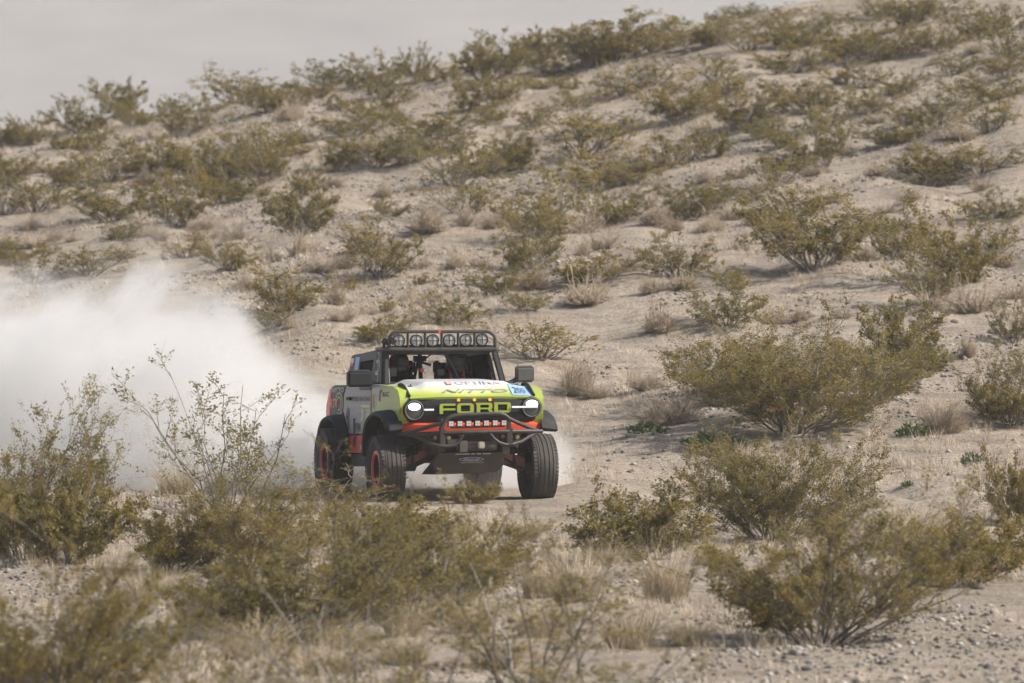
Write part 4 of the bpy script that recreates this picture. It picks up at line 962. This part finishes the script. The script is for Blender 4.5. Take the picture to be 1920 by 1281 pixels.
# ---- interior: floor, roll cage, seats, dash
MB().box((0, 1.75, 0.78), (1.42, 1.9, 0.06)).box((0, 0.78, 1.08), (1.42, 0.04, 0.66)).build('cab_floor', P_CLOTH, TRK)
cage = MB()
for s in (-1, 1):
    cage.tube([(0.66 * s, 2.05, 0.85), (0.66 * s, 2.05, 1.55), (0.60 * s, 2.03, 1.86), (0.45 * s, 2.0, 1.885)], 0.024, 8)
    cage.tube([(0.66 * s, 1.15, 1.885), (0.62 * s, 2.0, 1.86)], 0.024, 8); cage.tube([(0.70 * s, 0.93, 1.47), (0.66 * s, 1.15, 1.885)], 0.022, 8)
    cage.tube([(0.58 * s, 2.05, 1.80), (0.56 * s, 2.85, 1.1)], 0.022, 8)
cage.tube([(-0.46, 2.0, 1.885), (0.46, 2.0, 1.885)], 0.024, 8); cage.tube([(-0.66, 1.15, 1.885), (0.66, 1.15, 1.885)], 0.024, 8)
cage.tube([T(833, 658, 1.2), T(858, 706, 1.2)], 0.022, 8); cage.tube([(-0.66, 2.05, 1.50), (0.66, 2.05, 1.50)], 0.024, 8); cage.tube([(0.0, 2.03, 1.87), (-0.08, 2.05, 1.5)], 0.02, 8)
cage.build('roll_cage', P_TUBE, TRK)
MB().prism([(1.02, 1.36), (1.05, 1.50), (1.20, 1.51), (1.28, 1.40), (1.25, 1.28)], -0.70, 0.70).build('dashboard', P_CLOTH, TRK, bevel=0.012)
mast = MB(); mast.tube([T(787, 706, 1.3), T(785, 660, 1.3)], 0.028, 8); mast.box(T(785, 668, 1.27), (0.16, 0.06, 0.07)); mast.box(T(792, 676, 1.28), (0.20, 0.03, 0.03), ry=0.3); mast.tube([T(776, 668, 1.27), T(775, 694, 1.27)], 0.010, 6); mast.tube([T(790, 672, 1.28), T(806, 660, 1.3)], 0.010, 6)
mast.build('display_mast', P_CLOTH, TRK)
MB().box(T(825, 694, 1.2), (0.085, 0.03, 0.075)).build('display', paint('display_face', (0.045, 0.055, 0.06), 0.4, dust=0.03), TRK, bevel=0.006)
MB().box(T(734, 694, 1.2), (0.10, 0.03, 0.11)).build('display', paint('display_face_grey', (0.06, 0.075, 0.075), 0.4, dust=0.03), TRK, bevel=0.006)
MB().box(T(789, 690, 1.22), (0.05, 0.03, 0.05)).build('red_switch_box', P_RED, TRK, bevel=0.006)
for s in (-1, 1):
    u = 0.37 * s; seat = MB()
    seat.prism([(1.80, 0.95), (1.93, 1.0), (1.99, 1.60), (1.97, 1.76), (1.87, 1.76), (1.86, 1.60)], u - 0.20, u + 0.20); seat.box((u, 1.62, 0.98), (0.46, 0.52, 0.14))
    for q in (-1, 1): seat.box((u + 0.20 * q, 1.84, 1.70), (0.05, 0.20, 0.17)); seat.box((u + 0.24 * q, 1.80, 1.30), (0.07, 0.22, 0.3))
    seat.build('seat', P_CLOTH, TRK, bevel=0.02)
sw = MB(); cw = Vector((0.36, 1.36, 1.40)); Rw = Matrix.Rotation(math.radians(-25), 3, 'X')
sw.tube([cw + Rw @ Vector((0.165 * math.cos(a), 0, 0.165 * math.sin(a))) for a in np.linspace(0, 2 * math.pi, 25)[:-1]], 0.016, 8, True)
for a in (0.2, 2.94, 4.71): sw.tube([cw, cw + Rw @ Vector((0.16 * math.cos(a), 0, 0.16 * math.sin(a)))], 0.012, 6)
sw.tube([cw, cw + Rw @ Vector((0, -0.2, 0))], 0.03, 8); sw.build('steering_wheel', P_CLOTH, TRK)

# ---- engine bay, frame, bed
MB().prism([(-0.38, 0.80), (-0.36, 1.27), (0.76, 1.40), (0.76, 0.70), (-0.2, 0.66)], -0.56, 0.56).build('engine_bay', P_UNDER, TRK)
fr_ = MB()
for s in (-1, 1): fr_.box((0.42 * s, 1.3, 0.66), (0.10, 3.7, 0.13))
fr_.box((0, -0.42, 0.74), (0.62, 0.10, 0.12)); fr_.box((0, 2.95, 0.70), (1.0, 0.10, 0.12)); fr_.box((0, 1.1, 0.60), (0.5, 0.9, 0.16)); fr_.build('frame', P_UNDER, TRK)
bed = MB(); bed.box((0, 2.86, 0.98), (1.42, 0.46, 0.05)); bed.box((0, 3.10, 1.18), (1.42, 0.04, 0.36)); bed.box((0, 2.66, 1.15), (1.42, 0.04, 0.55)); bed.build('bed', P_DARK, TRK)
MB().lathe([(-0.14, 0.20), (-0.15, 0.36), (-0.11, 0.42), (0.11, 0.42), (0.15, 0.36), (0.14, 0.20), (-0.14, 0.20)], (0, 2.93, 1.30), 'Y', 28).build('spare_wheel', P_TYRE, TRK) if False else None

# ---- front bumper of bent tube
BV = -0.74
def Bp(px, py, v=BV): return T(px, py, v)
bp = MB()
bp.tube([Bp(827, 806), Bp(832, 798), Bp(837, 789), Bp(845, 782), Bp(855, 779), Bp(875, 777.5), Bp(905, 776.3), Bp(936, 775.5), Bp(947, 778), Bp(954, 784.5, -0.73), Bp(966, 790, -0.70), Bp(990, 800, -0.63), Bp(1011, 808, -0.55)], 0.026, 12)
bp.tube([Bp(757, 814, -0.52), Bp(780, 807, -0.60), Bp(806, 799.5, -0.68), Bp(826, 794, -0.73)], 0.027, 10)
bp.tube([Bp(750, 814, -0.46), Bp(774, 814.5, -0.56), Bp(805, 813, -0.66), Bp(840, 811), Bp(890, 810), Bp(945, 808.5), Bp(985, 807.5, -0.66), Bp(1016, 807.5, -0.53)], 0.027, 10)
bp.tube([Bp(774, 815, -0.56), Bp(790, 823, -0.62), Bp(808, 831, -0.68), Bp(824, 835.5), Bp(840, 836.5), Bp(854, 834), Bp(862, 826), Bp(869, 814)], 0.023, 10)
bp.tube([Bp(918, 811), Bp(925, 821), Bp(935, 829), Bp(948, 833.5), Bp(962, 832, -0.70), Bp(978, 827, -0.66), Bp(995, 816, -0.60), Bp(1007, 809, -0.56)], 0.023, 10)
bumper = bp.build('bumper', P_TUBE, TRK)
for px, py in ((831.5, 821), (956, 818)):
    u, v, z = Bp(px, py); MB().box((u, v + 0.02, z), (0.075, 0.05, 0.21)).build('bumper_plate', P_TUBE, bumper, bevel=0.006)
    u, v, z = Bp(px - 0.5, 795); MB().box((u, v + 0.03, z), (0.05, 0.05, 0.14)).build('bumper_plate', P_TUBE, bumper, bevel=0.006)
for i in range(7):
    u, v, z = Bp(846.5 + i * 16.4, 794.3 - i * 0.35, -0.72)
    lp = MB().box((u, v + 0.02, z), (0.072, 0.06, 0.072)).build('pod_lamp', P_BLACK, bumper, bevel=0.006)
    mb = MB()
    for a in (-1, 1):
        for c in (-1, 1): mb.box((u + 0.0155 * a, v - 0.012, z + 0.0155 * c), (0.028, 0.006, 0.028))
    mb.build('lens', E_LED, lp)
MB().tube([Bp(846, 801, -0.71), Bp(946, 798, -0.71)], 0.014, 8).build('lamp_rail', P_TUBE, bumper)
for px, py in ((817, 820), (842, 820), (943, 817.5), (970, 818)):
    u, v, z = Bp(px, py, -0.66); lp = MB().lathe([(0.05, 0.001), (0.05, 0.03), (-0.01, 0.033), (-0.008, 0.026)], (u, v, z), 'Y', 14).build('small_lamp', P_BLACK, bumper)
    MB().lathe([(-0.012, 0.001), (-0.008, 0.027)], (u, v, z), 'Y', 12).build('lens', paint('amber_lens', (0.30, 0.24, 0.10), 0.3, dust=0.2), lp)
for i in range(9):
    (u0, v, z), (u1, _, _) = T(868, 813 + i * 2.3, -0.60), T(924, 813 + i * 2.3, -0.60)
    MB().box(((u0 + u1) / 2, v, z - 0.003), (u1 - u0, 0.02, 0.0075), rx=0.5).build('cooler_fin', P_SILVER if i % 9 == 8 else P_SKID, TRK, smooth=False)
MB().box((*T(890, 822, -0.57)[:2], T(890, 822, -0.57)[2]), (0.40, 0.03, 0.20)).build('cooler_backing', P_UNDER, TRK)
# winch, skid plate
wv = -0.66; u, v, z = T(895, 836, wv)
MB().tube([(u - 0.25, v + 0.03, z), (u + 0.25, v + 0.03, z)], 0.055, 14).box((u - 0.19, v, z), (0.10, 0.14, 0.14)).build('winch', P_UNDER, TRK)
MB().box(T(902.5, 834, wv - 0.06), (0.085, 0.06, 0.085)).build('winch_hook', paint('buff_plate', (0.42, 0.37, 0.28), 0.6, dust=0.2), TRK, bevel=0.012)
(ul, _, zt), (ur, _, _) = T(824, 848, -0.60), T(944, 846, -0.60); zb = T(880, 888, -0.40)[2]
sk = MB().poly([(ul, -0.60, zt), (ur, -0.60, zt), (ur - 0.03, -0.42, zb + 0.02), (ul + 0.02, -0.42, zb), (ul, -0.56, zt), (ur, -0.56, zt), (ur - 0.03, 0.35, zb + 0.02), (ul + 0.02, 0.35, zb), (ul - 0.05, -0.5, (zt + zb) / 2), (ur + 0.04, -0.5, (zt + zb) / 2)],
               [(0, 1, 9, 2, 3, 8), (0, 4, 5, 1), (3, 2, 6, 7), (4, 0, 8, 3, 7), (1, 5, 6, 2, 9), (5, 4, 7, 6)]).build('skid_plate', P_SKID, TRK, bevel=0.01)
def on_skid(px0, px1, py0, py1):
    def f(a, b):
        px = (px0 + px1) / 2 + a * (px1 - px0); py = (py0 + py1) / 2 - b * (py1 - py0); py -= (px - 884) * 0.02
        u, _, z = T(px, py, -0.55); tt = (z - zt) / (zb - zt); v = -0.60 + 0.18 * tt
        u, _, z = T(px, py, v)
        return (u, v - 0.018, z)
    return f
bars([[(0.5 * math.cos(a), 0.5 * math.sin(a)) for a in np.linspace(0, 2 * math.pi, 25)[:-1]]], on_skid(860.5, 907, 856.3, 863.7), P_WHITE, sk, 'oval_rim')
f0 = on_skid(861.5, 906, 857, 863); bars([[(0.5 * math.cos(a), 0.5 * math.sin(a)) for a in np.linspace(0, 2 * math.pi, 25)[:-1]]], lambda a, b: (lambda p: (p[0], p[1] - 0.003, p[2]))(f0(a, b)), P_ROVAL, sk, 'blue_oval')
f1 = on_skid(868, 899, 857.8, 862.4); lettering('Ford', lambda a, b: (lambda p: (p[0], p[1] - 0.006, p[2]))(f1(a, b)), P_WHITE, sk, 0.0, 0.4)
lettering('PERFORMANCE', on_skid(864, 906, 864.8, 867.6), P_PALE, sk, 0.0)
bars([[(-.5, -.5), (-.1, -.5), (-.1, .5), (-.5, .5)], [(-.06, -.5), (.05, -.5), (.05, .5), (-.06, .5)], [(.1, -.5), (.22, -.5), (.22, .5), (.1, .5)], [(.27, -.5), (.5, -.5), (.5, .5), (.27, .5)]], on_skid(854, 920, 849.3, 851.2), P_PALE, sk, 'white_dashes')

# ---- suspension
P_ARM = paint('red_arm', (0.30, 0.05, 0.025), 0.5, dust=0.3)
for s in (-1, 1):
    mb = MB(); mb.tube([(0.42 * s, 0.02, 0.56), (0.80 * s, 0.0, 0.40)], 0.040, 10); mb.tube([(0.42 * s, 0.35, 0.56), (0.80 * s, 0.02, 0.40)], 0.035, 10); mb.build('lower_arm', P_UNDER, TRK, pitch=False)
    mb = MB(); mb.tube([(0.46 * s, -0.06, 0.72), (0.82 * s, 0.0, 0.60)], 0.025, 8); mb.build('upper_arm', P_TUBE, TRK, pitch=False)
    MB().prism([(-0.10, 0.0), (0.05, 0.0), (0.05, 0.12), (-0.10, 0.12)], 0, 1).build('x', P_ARM, TRK) if False else None
    mb = MB(); A, Bq = Vector((0.44 * s, -0.10, 0.64)), Vector((0.80 * s, -0.05, 0.47)); mb.poly([A + Vector((0, 0, 0.05)), Bq + Vector((0, 0, 0.07)), Bq - Vector((0, 0, 0.05)), A - Vector((0, 0, 0.04)), A + Vector((0, 0.05, 0.05)), Bq + Vector((0, 0.05, 0.07)), Bq + Vector((0, 0.05, -0.05)), A + Vector((0, 0.05, -0.04))], [(0, 1, 2, 3), (7, 6, 5, 4), (0, 4, 5, 1), (1, 5, 6, 2), (2, 6, 7, 3), (3, 7, 4, 0)]); mb.build('steering_arm', P_ARM, TRK, pitch=False, label='dusty red suspension arm')
    a, bq = Vector((0.66 * s, -0.05, 0.46)), Vector((0.60 * s, -0.02, 1.02))
    sh = MB().tube([a, bq], 0.032, 10).build('shock', P_TUBE, TRK, pitch=False)
    pts = []; 
    for i in range(8 * 10 + 1):
        tt = i / 80; c = a + (bq - a) * (0.2 + 0.75 * tt); an = 2 * math.pi * i / 10; pts.append(c + Vector((0.062 * math.cos(an), 0.062 * math.sin(an), 0)))
    MB().tube(pts, 0.011, 6).build('coil_spring', P_BLACK, sh, pitch=False)
MB().tube([(-0.85, 2.6, 0.43), (0.85, 2.6, 0.43)], 0.05, 12).lathe([(-0.12, 0.06), (-0.08, 0.15), (0.08, 0.15), (0.12, 0.06)], (0.0, 2.6, 0.43), 'X', 18).build('rear_axle', P_UNDER, TRK, pitch=False)

# ---- wheels
RT, WT = 0.425, 0.315
def wheel(x, y, outer):
    w = MB(); h = WT / 2
    prof = [(-h + 0.035, 0.235), (-h + 0.005, 0.30), (-h, 0.345), (-h + 0.012, 0.385), (-h + 0.035, 0.408)]
    gr = [-0.085, -0.03, 0.03, 0.085]
    xs = [-h + 0.045]
    tread = [(-h + 0.045, RT - 0.008)]
    for g_ in gr: tread += [(g_ - 0.012, RT - 0.002 * abs(g_) * 20), (g_ - 0.009, RT - 0.010), (g_ + 0.009, RT - 0.010), (g_ + 0.012, RT - 0.002 * abs(g_) * 20)]
    tread += [(h - 0.045, RT - 0.008)]
    prof = prof + tread + [(-a, r) for a, r in prof[::-1]]
    w.lathe(prof, (0, 0, 0), 'X', 64)
    # tread lugs on both shoulders and cross bars on the ribs
    for k in range(52):
        t = 2 * math.pi * k / 52
        for sx in (-1, 1):
            c = Vector((sx * (h - 0.026), (RT - 0.020) * math.cos(t), (RT - 0.020) * math.sin(t))); w.box(c, (0.052, 0.040, 0.022), rx=t - math.pi / 2)
    root = w.build('wheel', P_TYRE, TRK, pitch=False); root.location = (x, y, RT + 0.0); root.rotation_euler = (random.Random(x * 7 + y).uniform(0, 6), 0, 0)
    o = 1 if outer > 0 else -1
    MB().lathe([((h - 0.045) * o, 0.236), ((h - 0.03) * o, 0.226), ((h - 0.026) * o, 0.196), ((h - 0.05) * o, 0.182)], (0, 0, 0), 'X', 40).build('bead_ring', P_RED, root, pitch=False, label='red wheel ring')
    mb = MB(); mb.lathe([((h - 0.03) * o, 0.205), ((h - 0.10) * o, 0.19), (-(h - 0.05) * o, 0.20), (-(h - 0.03) * o, 0.237)], (0, 0, 0), 'X', 36)
    mb.lathe([((h - 0.11) * o, 0.001), ((h - 0.09) * o, 0.05), ((h - 0.10) * o, 0.075), ((h - 0.13) * o, 0.08)], (0, 0, 0), 'X', 18)
    for k in range(8):
        t = 2 * math.pi * k / 8; mb.box((((h - 0.10) * o), 0.13 * math.cos(t), 0.13 * math.sin(t)), (0.03, 0.15, 0.045), rx=t)
    mb.build('rim', P_BLACK, root, pitch=False)
    mb = MB(); mb.lathe([(-(h - 0.13) * o, 0.001), (-(h - 0.13) * o, 0.15), (-(h - 0.15) * o, 0.15), (-(h - 0.15) * o, 0.001)], (0, 0, 0), 'X', 24); mb.lathe([(-(h - 0.13) * o, 0.07), (-(h + 0.0) * o, 0.06), (-(h + 0.0) * o, 0.001)], (0, 0, 0), 'X', 14)
    mb.build('brake_hub', P_UNDER, root, pitch=False)
for x, y in ((-0.985, 0), (0.985, 0), (-0.985, 2.60), (0.985, 2.60)): wheel(x, y, 1 if x > 0 else -1)

# ---- crew
def person(u, v, label, helmet_col, trim, suit_trim):
    root = empty('person'); root.matrix_world = TRUCK_M @ Matrix.Translation((u, v, 0))
    tag(root, label, 'person')
    # seated body: pelvis, spine, neck, head, arms to the front, legs forward
    J = {'pel': (0, 0.06, 1.12, .15), 'bel': (0, 0.09, 1.27, .145), 'che': (0, 0.11, 1.43, .155), 'nek': (0, 0.09, 1.565, .062), 'hed': (0, 0.05, 1.66, .085), 'crn': (0, 0.04, 1.745, .075)}
    E = [('pel', 'bel'), ('bel', 'che'), ('che', 'nek'), ('nek', 'hed'), ('hed', 'crn')]
    for s, k in ((-1, 'l'), (1, 'r')):
        J |= {'sh' + k: (0.18 * s, 0.10, 1.49, .072), 'el' + k: (0.25 * s, -0.08, 1.30, .05), 'wr' + k: (0.15 * s, -0.27, 1.40, .036), 'pa' + k: (0.14 * s, -0.33, 1.425, .034),
              'hi' + k: (0.10 * s, 0.0, 1.10, .09), 'kn' + k: (0.13 * s, -0.40, 1.17, .068), 'an' + k: (0.13 * s, -0.66, 0.90, .045), 'to' + k: (0.13 * s, -0.80, 0.93, .038)}
        E += [('che', 'sh' + k), ('sh' + k, 'el' + k), ('el' + k, 'wr' + k), ('wr' + k, 'pa' + k), ('pel', 'hi' + k), ('hi' + k, 'kn' + k), ('kn' + k, 'an' + k), ('an' + k, 'to' + k)]
        for f in range(4):
            a = (0.022 * (f - 1.5)); L = (0.9, 1.0, 0.95, 0.8)[f]
            J |= {f'f{k}{f}a': (0.14 * s - 0.01 * s, -0.365, 1.428 + a, .0095), f'f{k}{f}b': (0.14 * s - 0.03 * s, -0.365 - 0.035 * L, 1.425 + a, .009), f'f{k}{f}c': (0.14 * s - 0.06 * s, -0.365 - 0.03 * L, 1.42 + a, .008)}
            E += [('pa' + k, f'f{k}{f}a'), (f'f{k}{f}a', f'f{k}{f}b'), (f'f{k}{f}b', f'f{k}{f}c')]
        J |= {f't{k}a': (0.14 * s - 0.03 * s, -0.33, 1.455, .010), f't{k}b': (0.14 * s - 0.055 * s, -0.355, 1.465, .009)}; E += [('pa' + k, f't{k}a'), (f't{k}a', f't{k}b')]
    keys = list(J); me = bpy.data.meshes.new('race_suit_body'); me.from_pydata([J[k][:3] for k in keys], [(keys.index(a), keys.index(b)) for a, b in E], []); me.update()
    o = link('body', me, P_CLOTH, root)
    md = o.modifiers.new('skin', 'SKIN'); md.use_smooth_shade = True
    for i, k in enumerate(keys):
        sv = me.skin_vertices[0].data[i]; sv.radius = (J[k][3], J[k][3]); sv.use_root = (k == 'pel')
    ss = o.modifiers.new('sub', 'SUBSURF'); ss.levels = 1; ss.render_levels = 2
    # helmet with eye port, visor and chin bar
    hm = MB(); c = Vector((0, 0.045, 1.70)); nl, nk = 14, 28; V = []
    for i in range(nl + 1):
        th = math.pi * i / nl
        for q in range(nk):
            ph = 2 * math.pi * q / nk; r = 0.148
            x, y, z = r * 0.88 * math.sin(th) * math.cos(ph), r * 1.05 * math.sin(th) * math.sin(ph), r * 1.0 * math.cos(th)
            if z < -0.06: y *= 1.0; y -= 0.015
            front = -y > 0.05
            if front and -0.035 < z < 0.045 and abs(x) < 0.095: y *= 0.86      # recessed eye port
            V.append(c + Vector((x, y, max(z, -0.125))))
    F = [(i * nk + q, i * nk + (q + 1) % nk, (i + 1) * nk + (q + 1) % nk, (i + 1) * nk + q) for i in range(nl) for q in range(nk)]
    h = hm.poly(V, F).build('helmet', helmet_col, root, pitch=False)
    MB().poly([c + Vector((0.112 * math.sin(a), -0.128 * math.cos(a), dz)) for a in np.linspace(-0.85, 0.85, 11) for dz in (-0.03, 0.038)], [(2 * i, 2 * i + 1, 2 * i + 3, 2 * i + 2) for i in range(10)]).build('visor', paint('visor', (0.05, 0.05, 0.09), 0.15, dust=0.03), h, pitch=False)
    MB().tube([c + Vector((0.135 * math.cos(a), 0.155 * math.sin(a), -0.055)) for a in np.linspace(-0.75, math.pi + 0.75, 18)], 0.020, 6).build('helmet_trim', trim, h, pitch=False)
    MB().box(c + Vector((0, -0.145, -0.075)), (0.13, 0.05, 0.05)).build('chin_bar', helmet_col, h, bevel=0.018, pitch=False)
    hb = MB()
    for s in (-1, 1): hb.tube([(0.09 * s, 0.20, 1.565), (0.09 * s, 0.03, 1.585), (0.075 * s, -0.045, 1.44), (0.045 * s, -0.075, 1.25)], 0.020, 6)
    hb.build('harness', suit_trim, root, pitch=False)
    return root
person(-0.37, 1.62, 'crew member in black helmet with red trim behind the big black mirror', paint('black_helmet', (0.03, 0.03, 0.034), 0.3, dust=0.08, spec=0.5), P_RED, P_CLOTH)
person(0.37, 1.58, 'crew member in black helmet and orange white harness at the steering wheel', paint('dark_helmet', (0.035, 0.035, 0.042), 0.3, dust=0.08, spec=0.5), P_DARK, paint('orange_harness', (0.62, 0.16, 0.08), 0.6, dust=0.1))
# ------------------------------------------------------------------ dust plume behind the truck
def closed_box(name, lo, hi):
    (x0, y0, z0), (x1, y1, z1) = lo, hi
    V = [(x0, y0, z0), (x1, y0, z0), (x1, y1, z0), (x0, y1, z0), (x0, y0, z1), (x1, y0, z1), (x1, y1, z1), (x0, y1, z1)]
    return mesh_np(name, V, [np.array([[3, 2, 1, 0], [4, 5, 6, 7], [0, 1, 5, 4], [1, 2, 6, 5], [2, 3, 7, 6], [3, 0, 4, 7]])])

def dust_material():
    m = bpy.data.materials.new('dust'); m.use_nodes = True
    n = m.node_tree.nodes; l = m.node_tree.links
    n.remove(n['Principled BSDF'])
    pv = n.new('ShaderNodeVolumePrincipled'); l.new(pv.outputs[0], n['Material Output'].inputs['Volume'])
    pv.inputs['Color'].default_value = (0.885, 0.878, 0.868, 1); pv.inputs['Anisotropy'].default_value = 0.15
    tc = N(n, 'ShaderNodeTexCoord'); sx = N(n, 'ShaderNodeSeparateXYZ'); l.new(tc.outputs['Object'], sx.inputs[0])
    # height of the cloud along x (metres)
    mr = N(n, 'ShaderNodeMapRange'); l.new(sx.outputs['X'], mr.inputs['Value'])
    mr.inputs['From Min'].default_value = -12.0; mr.inputs['From Max'].default_value = 2.5
    fc = N(n, 'ShaderNodeFloatCurve'); l.new(mr.outputs[0], fc.inputs['Value'])
    cv = fc.mapping.curves[0]; pts = DUST_TOP
    while len(cv.points) < len(pts): cv.points.new(0.5, 0.5)
    for p, (xx, zz) in zip(cv.points, pts): p.location = ((xx + 12.0) / 14.5, (zz + 1) / 5.0)
    fc.mapping.update()
    top = N(n, 'ShaderNodeMath', operation='MULTIPLY'); l.new(fc.outputs[0], top.inputs[0]); top.inputs[1].default_value = 5.0
    no = N(n, 'ShaderNodeTexNoise', Scale=0.75, Detail=6.0, Roughness=0.62, Distortion=0.5); mpd = N(n, 'ShaderNodeMapping'); mpd.inputs['Scale'].default_value = (1.0, 0.22, 1.15); l.new(tc.outputs['Object'], mpd.inputs['Vector']); l.new(mpd.outputs[0], no.inputs['Vector'])
    nb = N(n, 'ShaderNodeMath', operation='MULTIPLY_ADD'); l.new(no.outputs['Fac'], nb.inputs[0]); nb.inputs[1].default_value = 3.4; nb.inputs[2].default_value = -1.45
    t1 = N(n, 'ShaderNodeMath', operation='SUBTRACT'); l.new(top.outputs[0], t1.inputs[0]); t1.inputs[1].default_value = 1.0
    s1 = N(n, 'ShaderNodeMath', operation='ADD'); l.new(t1.outputs[0], s1.inputs[0]); l.new(nb.outputs[0], s1.inputs[1])
    s2 = N(n, 'ShaderNodeMath', operation='SUBTRACT'); l.new(s1.outputs[0], s2.inputs[0]); l.new(sx.outputs['Z'], s2.inputs[1])
    dn = N(n, 'ShaderNodeMapRange', interpolation_type='SMOOTHSTEP'); l.new(s2.outputs[0], dn.inputs['Value'])
    dn.inputs['From Min'].default_value = 0.0; dn.inputs['From Max'].default_value = 1.8; dn.inputs['To Max'].default_value = 1.0
    # ends in depth
    e1 = N(n, 'ShaderNodeMapRange', interpolation_type='SMOOTHSTEP'); l.new(sx.outputs['Y'], e1.inputs['Value'])
    e1.inputs['From Min'].default_value = 101.7; e1.inputs['From Max'].default_value = 103.0
    e2 = N(n, 'ShaderNodeMapRange', interpolation_type='SMOOTHSTEP'); l.new(sx.outputs['Y'], e2.inputs['Value'])
    e2.inputs['From Min'].default_value = 112.8; e2.inputs['From Max'].default_value = 109.0
    p1 = N(n, 'ShaderNodeMath', operation='MULTIPLY'); l.new(dn.outputs[0], p1.inputs[0]); l.new(e1.outputs[0], p1.inputs[1])
    p2 = N(n, 'ShaderNodeMath', operation='MULTIPLY'); l.new(p1.outputs[0], p2.inputs[0]); l.new(e2.outputs[0], p2.inputs[1])
    p3 = N(n, 'ShaderNodeMath', operation='POWER'); l.new(p2.outputs[0], p3.inputs[0]); p3.inputs[1].default_value = 1.6
    p4 = N(n, 'ShaderNodeMath', operation='MULTIPLY'); l.new(p3.outputs[0], p4.inputs[0]); lo = N(n, 'ShaderNodeMapRange', interpolation_type='SMOOTHSTEP'); l.new(sx.outputs['Z'], lo.inputs['Value']); lo.inputs['From Min'].default_value = 0.9; lo.inputs['From Max'].default_value = 0.2; lo.inputs['To Min'].default_value = 0.8; lo.inputs['To Max'].default_value = 1.8
    l.new(lo.outputs[0], p4.inputs[1])
    n2 = N(n, 'ShaderNodeTexNoise', Scale=1.5, Detail=5.0, Roughness=0.65, Distortion=0.8); l.new(mpd.outputs[0], n2.inputs['Vector'])
    m2 = N(n, 'ShaderNodeMapRange'); l.new(n2.outputs['Fac'], m2.inputs['Value']); m2.inputs['From Min'].default_value = 0.32; m2.inputs['From Max'].default_value = 0.66; m2.inputs['To Min'].default_value = 0.3; m2.inputs['To Max'].default_value = 1.9
    p5 = N(n, 'ShaderNodeMath', operation='MULTIPLY'); l.new(p4.outputs[0], p5.inputs[0]); l.new(m2.outputs[0], p5.inputs[1])
    l.new(p5.outputs[0], pv.inputs['Density'])
    return m
DUST_TOP = [(-12.0, 2.7), (-8.0, 2.65), (-4.4, 2.75), (-3.7, 2.5), (-3.2, 1.9), (-2.6, 1.5), (-0.9, 1.05), (0.3, 0.8), (0.75, 0.35), (1.2, -0.6), (2.5, -1.0)]
md = dust_material()
d = link('dust_cloud', closed_box('dust_cloud', (-14, 101.8, -0.6), (2.6, 112.9, 4.4)), md)
tag(d, 'thick white dust cloud thrown up behind the truck', kind='stuff')
try: md.cycles.volume_step_rate = 0.35
except Exception as ex: print('step rate', ex)

# ------------------------------------------------------------------ haze over the whole place
m = bpy.data.materials.new('haze'); m.use_nodes = True
n = m.node_tree.nodes; n.remove(n['Principled BSDF'])
pv = n.new('ShaderNodeVolumePrincipled'); m.node_tree.links.new(pv.outputs[0], n['Material Output'].inputs['Volume'])
pv.inputs['Color'].default_value = (0.64, 0.64, 0.645, 1); pv.inputs['Density'].default_value = 0.0004; pv.inputs['Anisotropy'].default_value = 0.0
h = link('haze', closed_box('haze', (-2600, -70, -12), (2600, 4300, 168)), m)
tag(h, 'pale dusty haze hanging over the desert', kind='stuff')
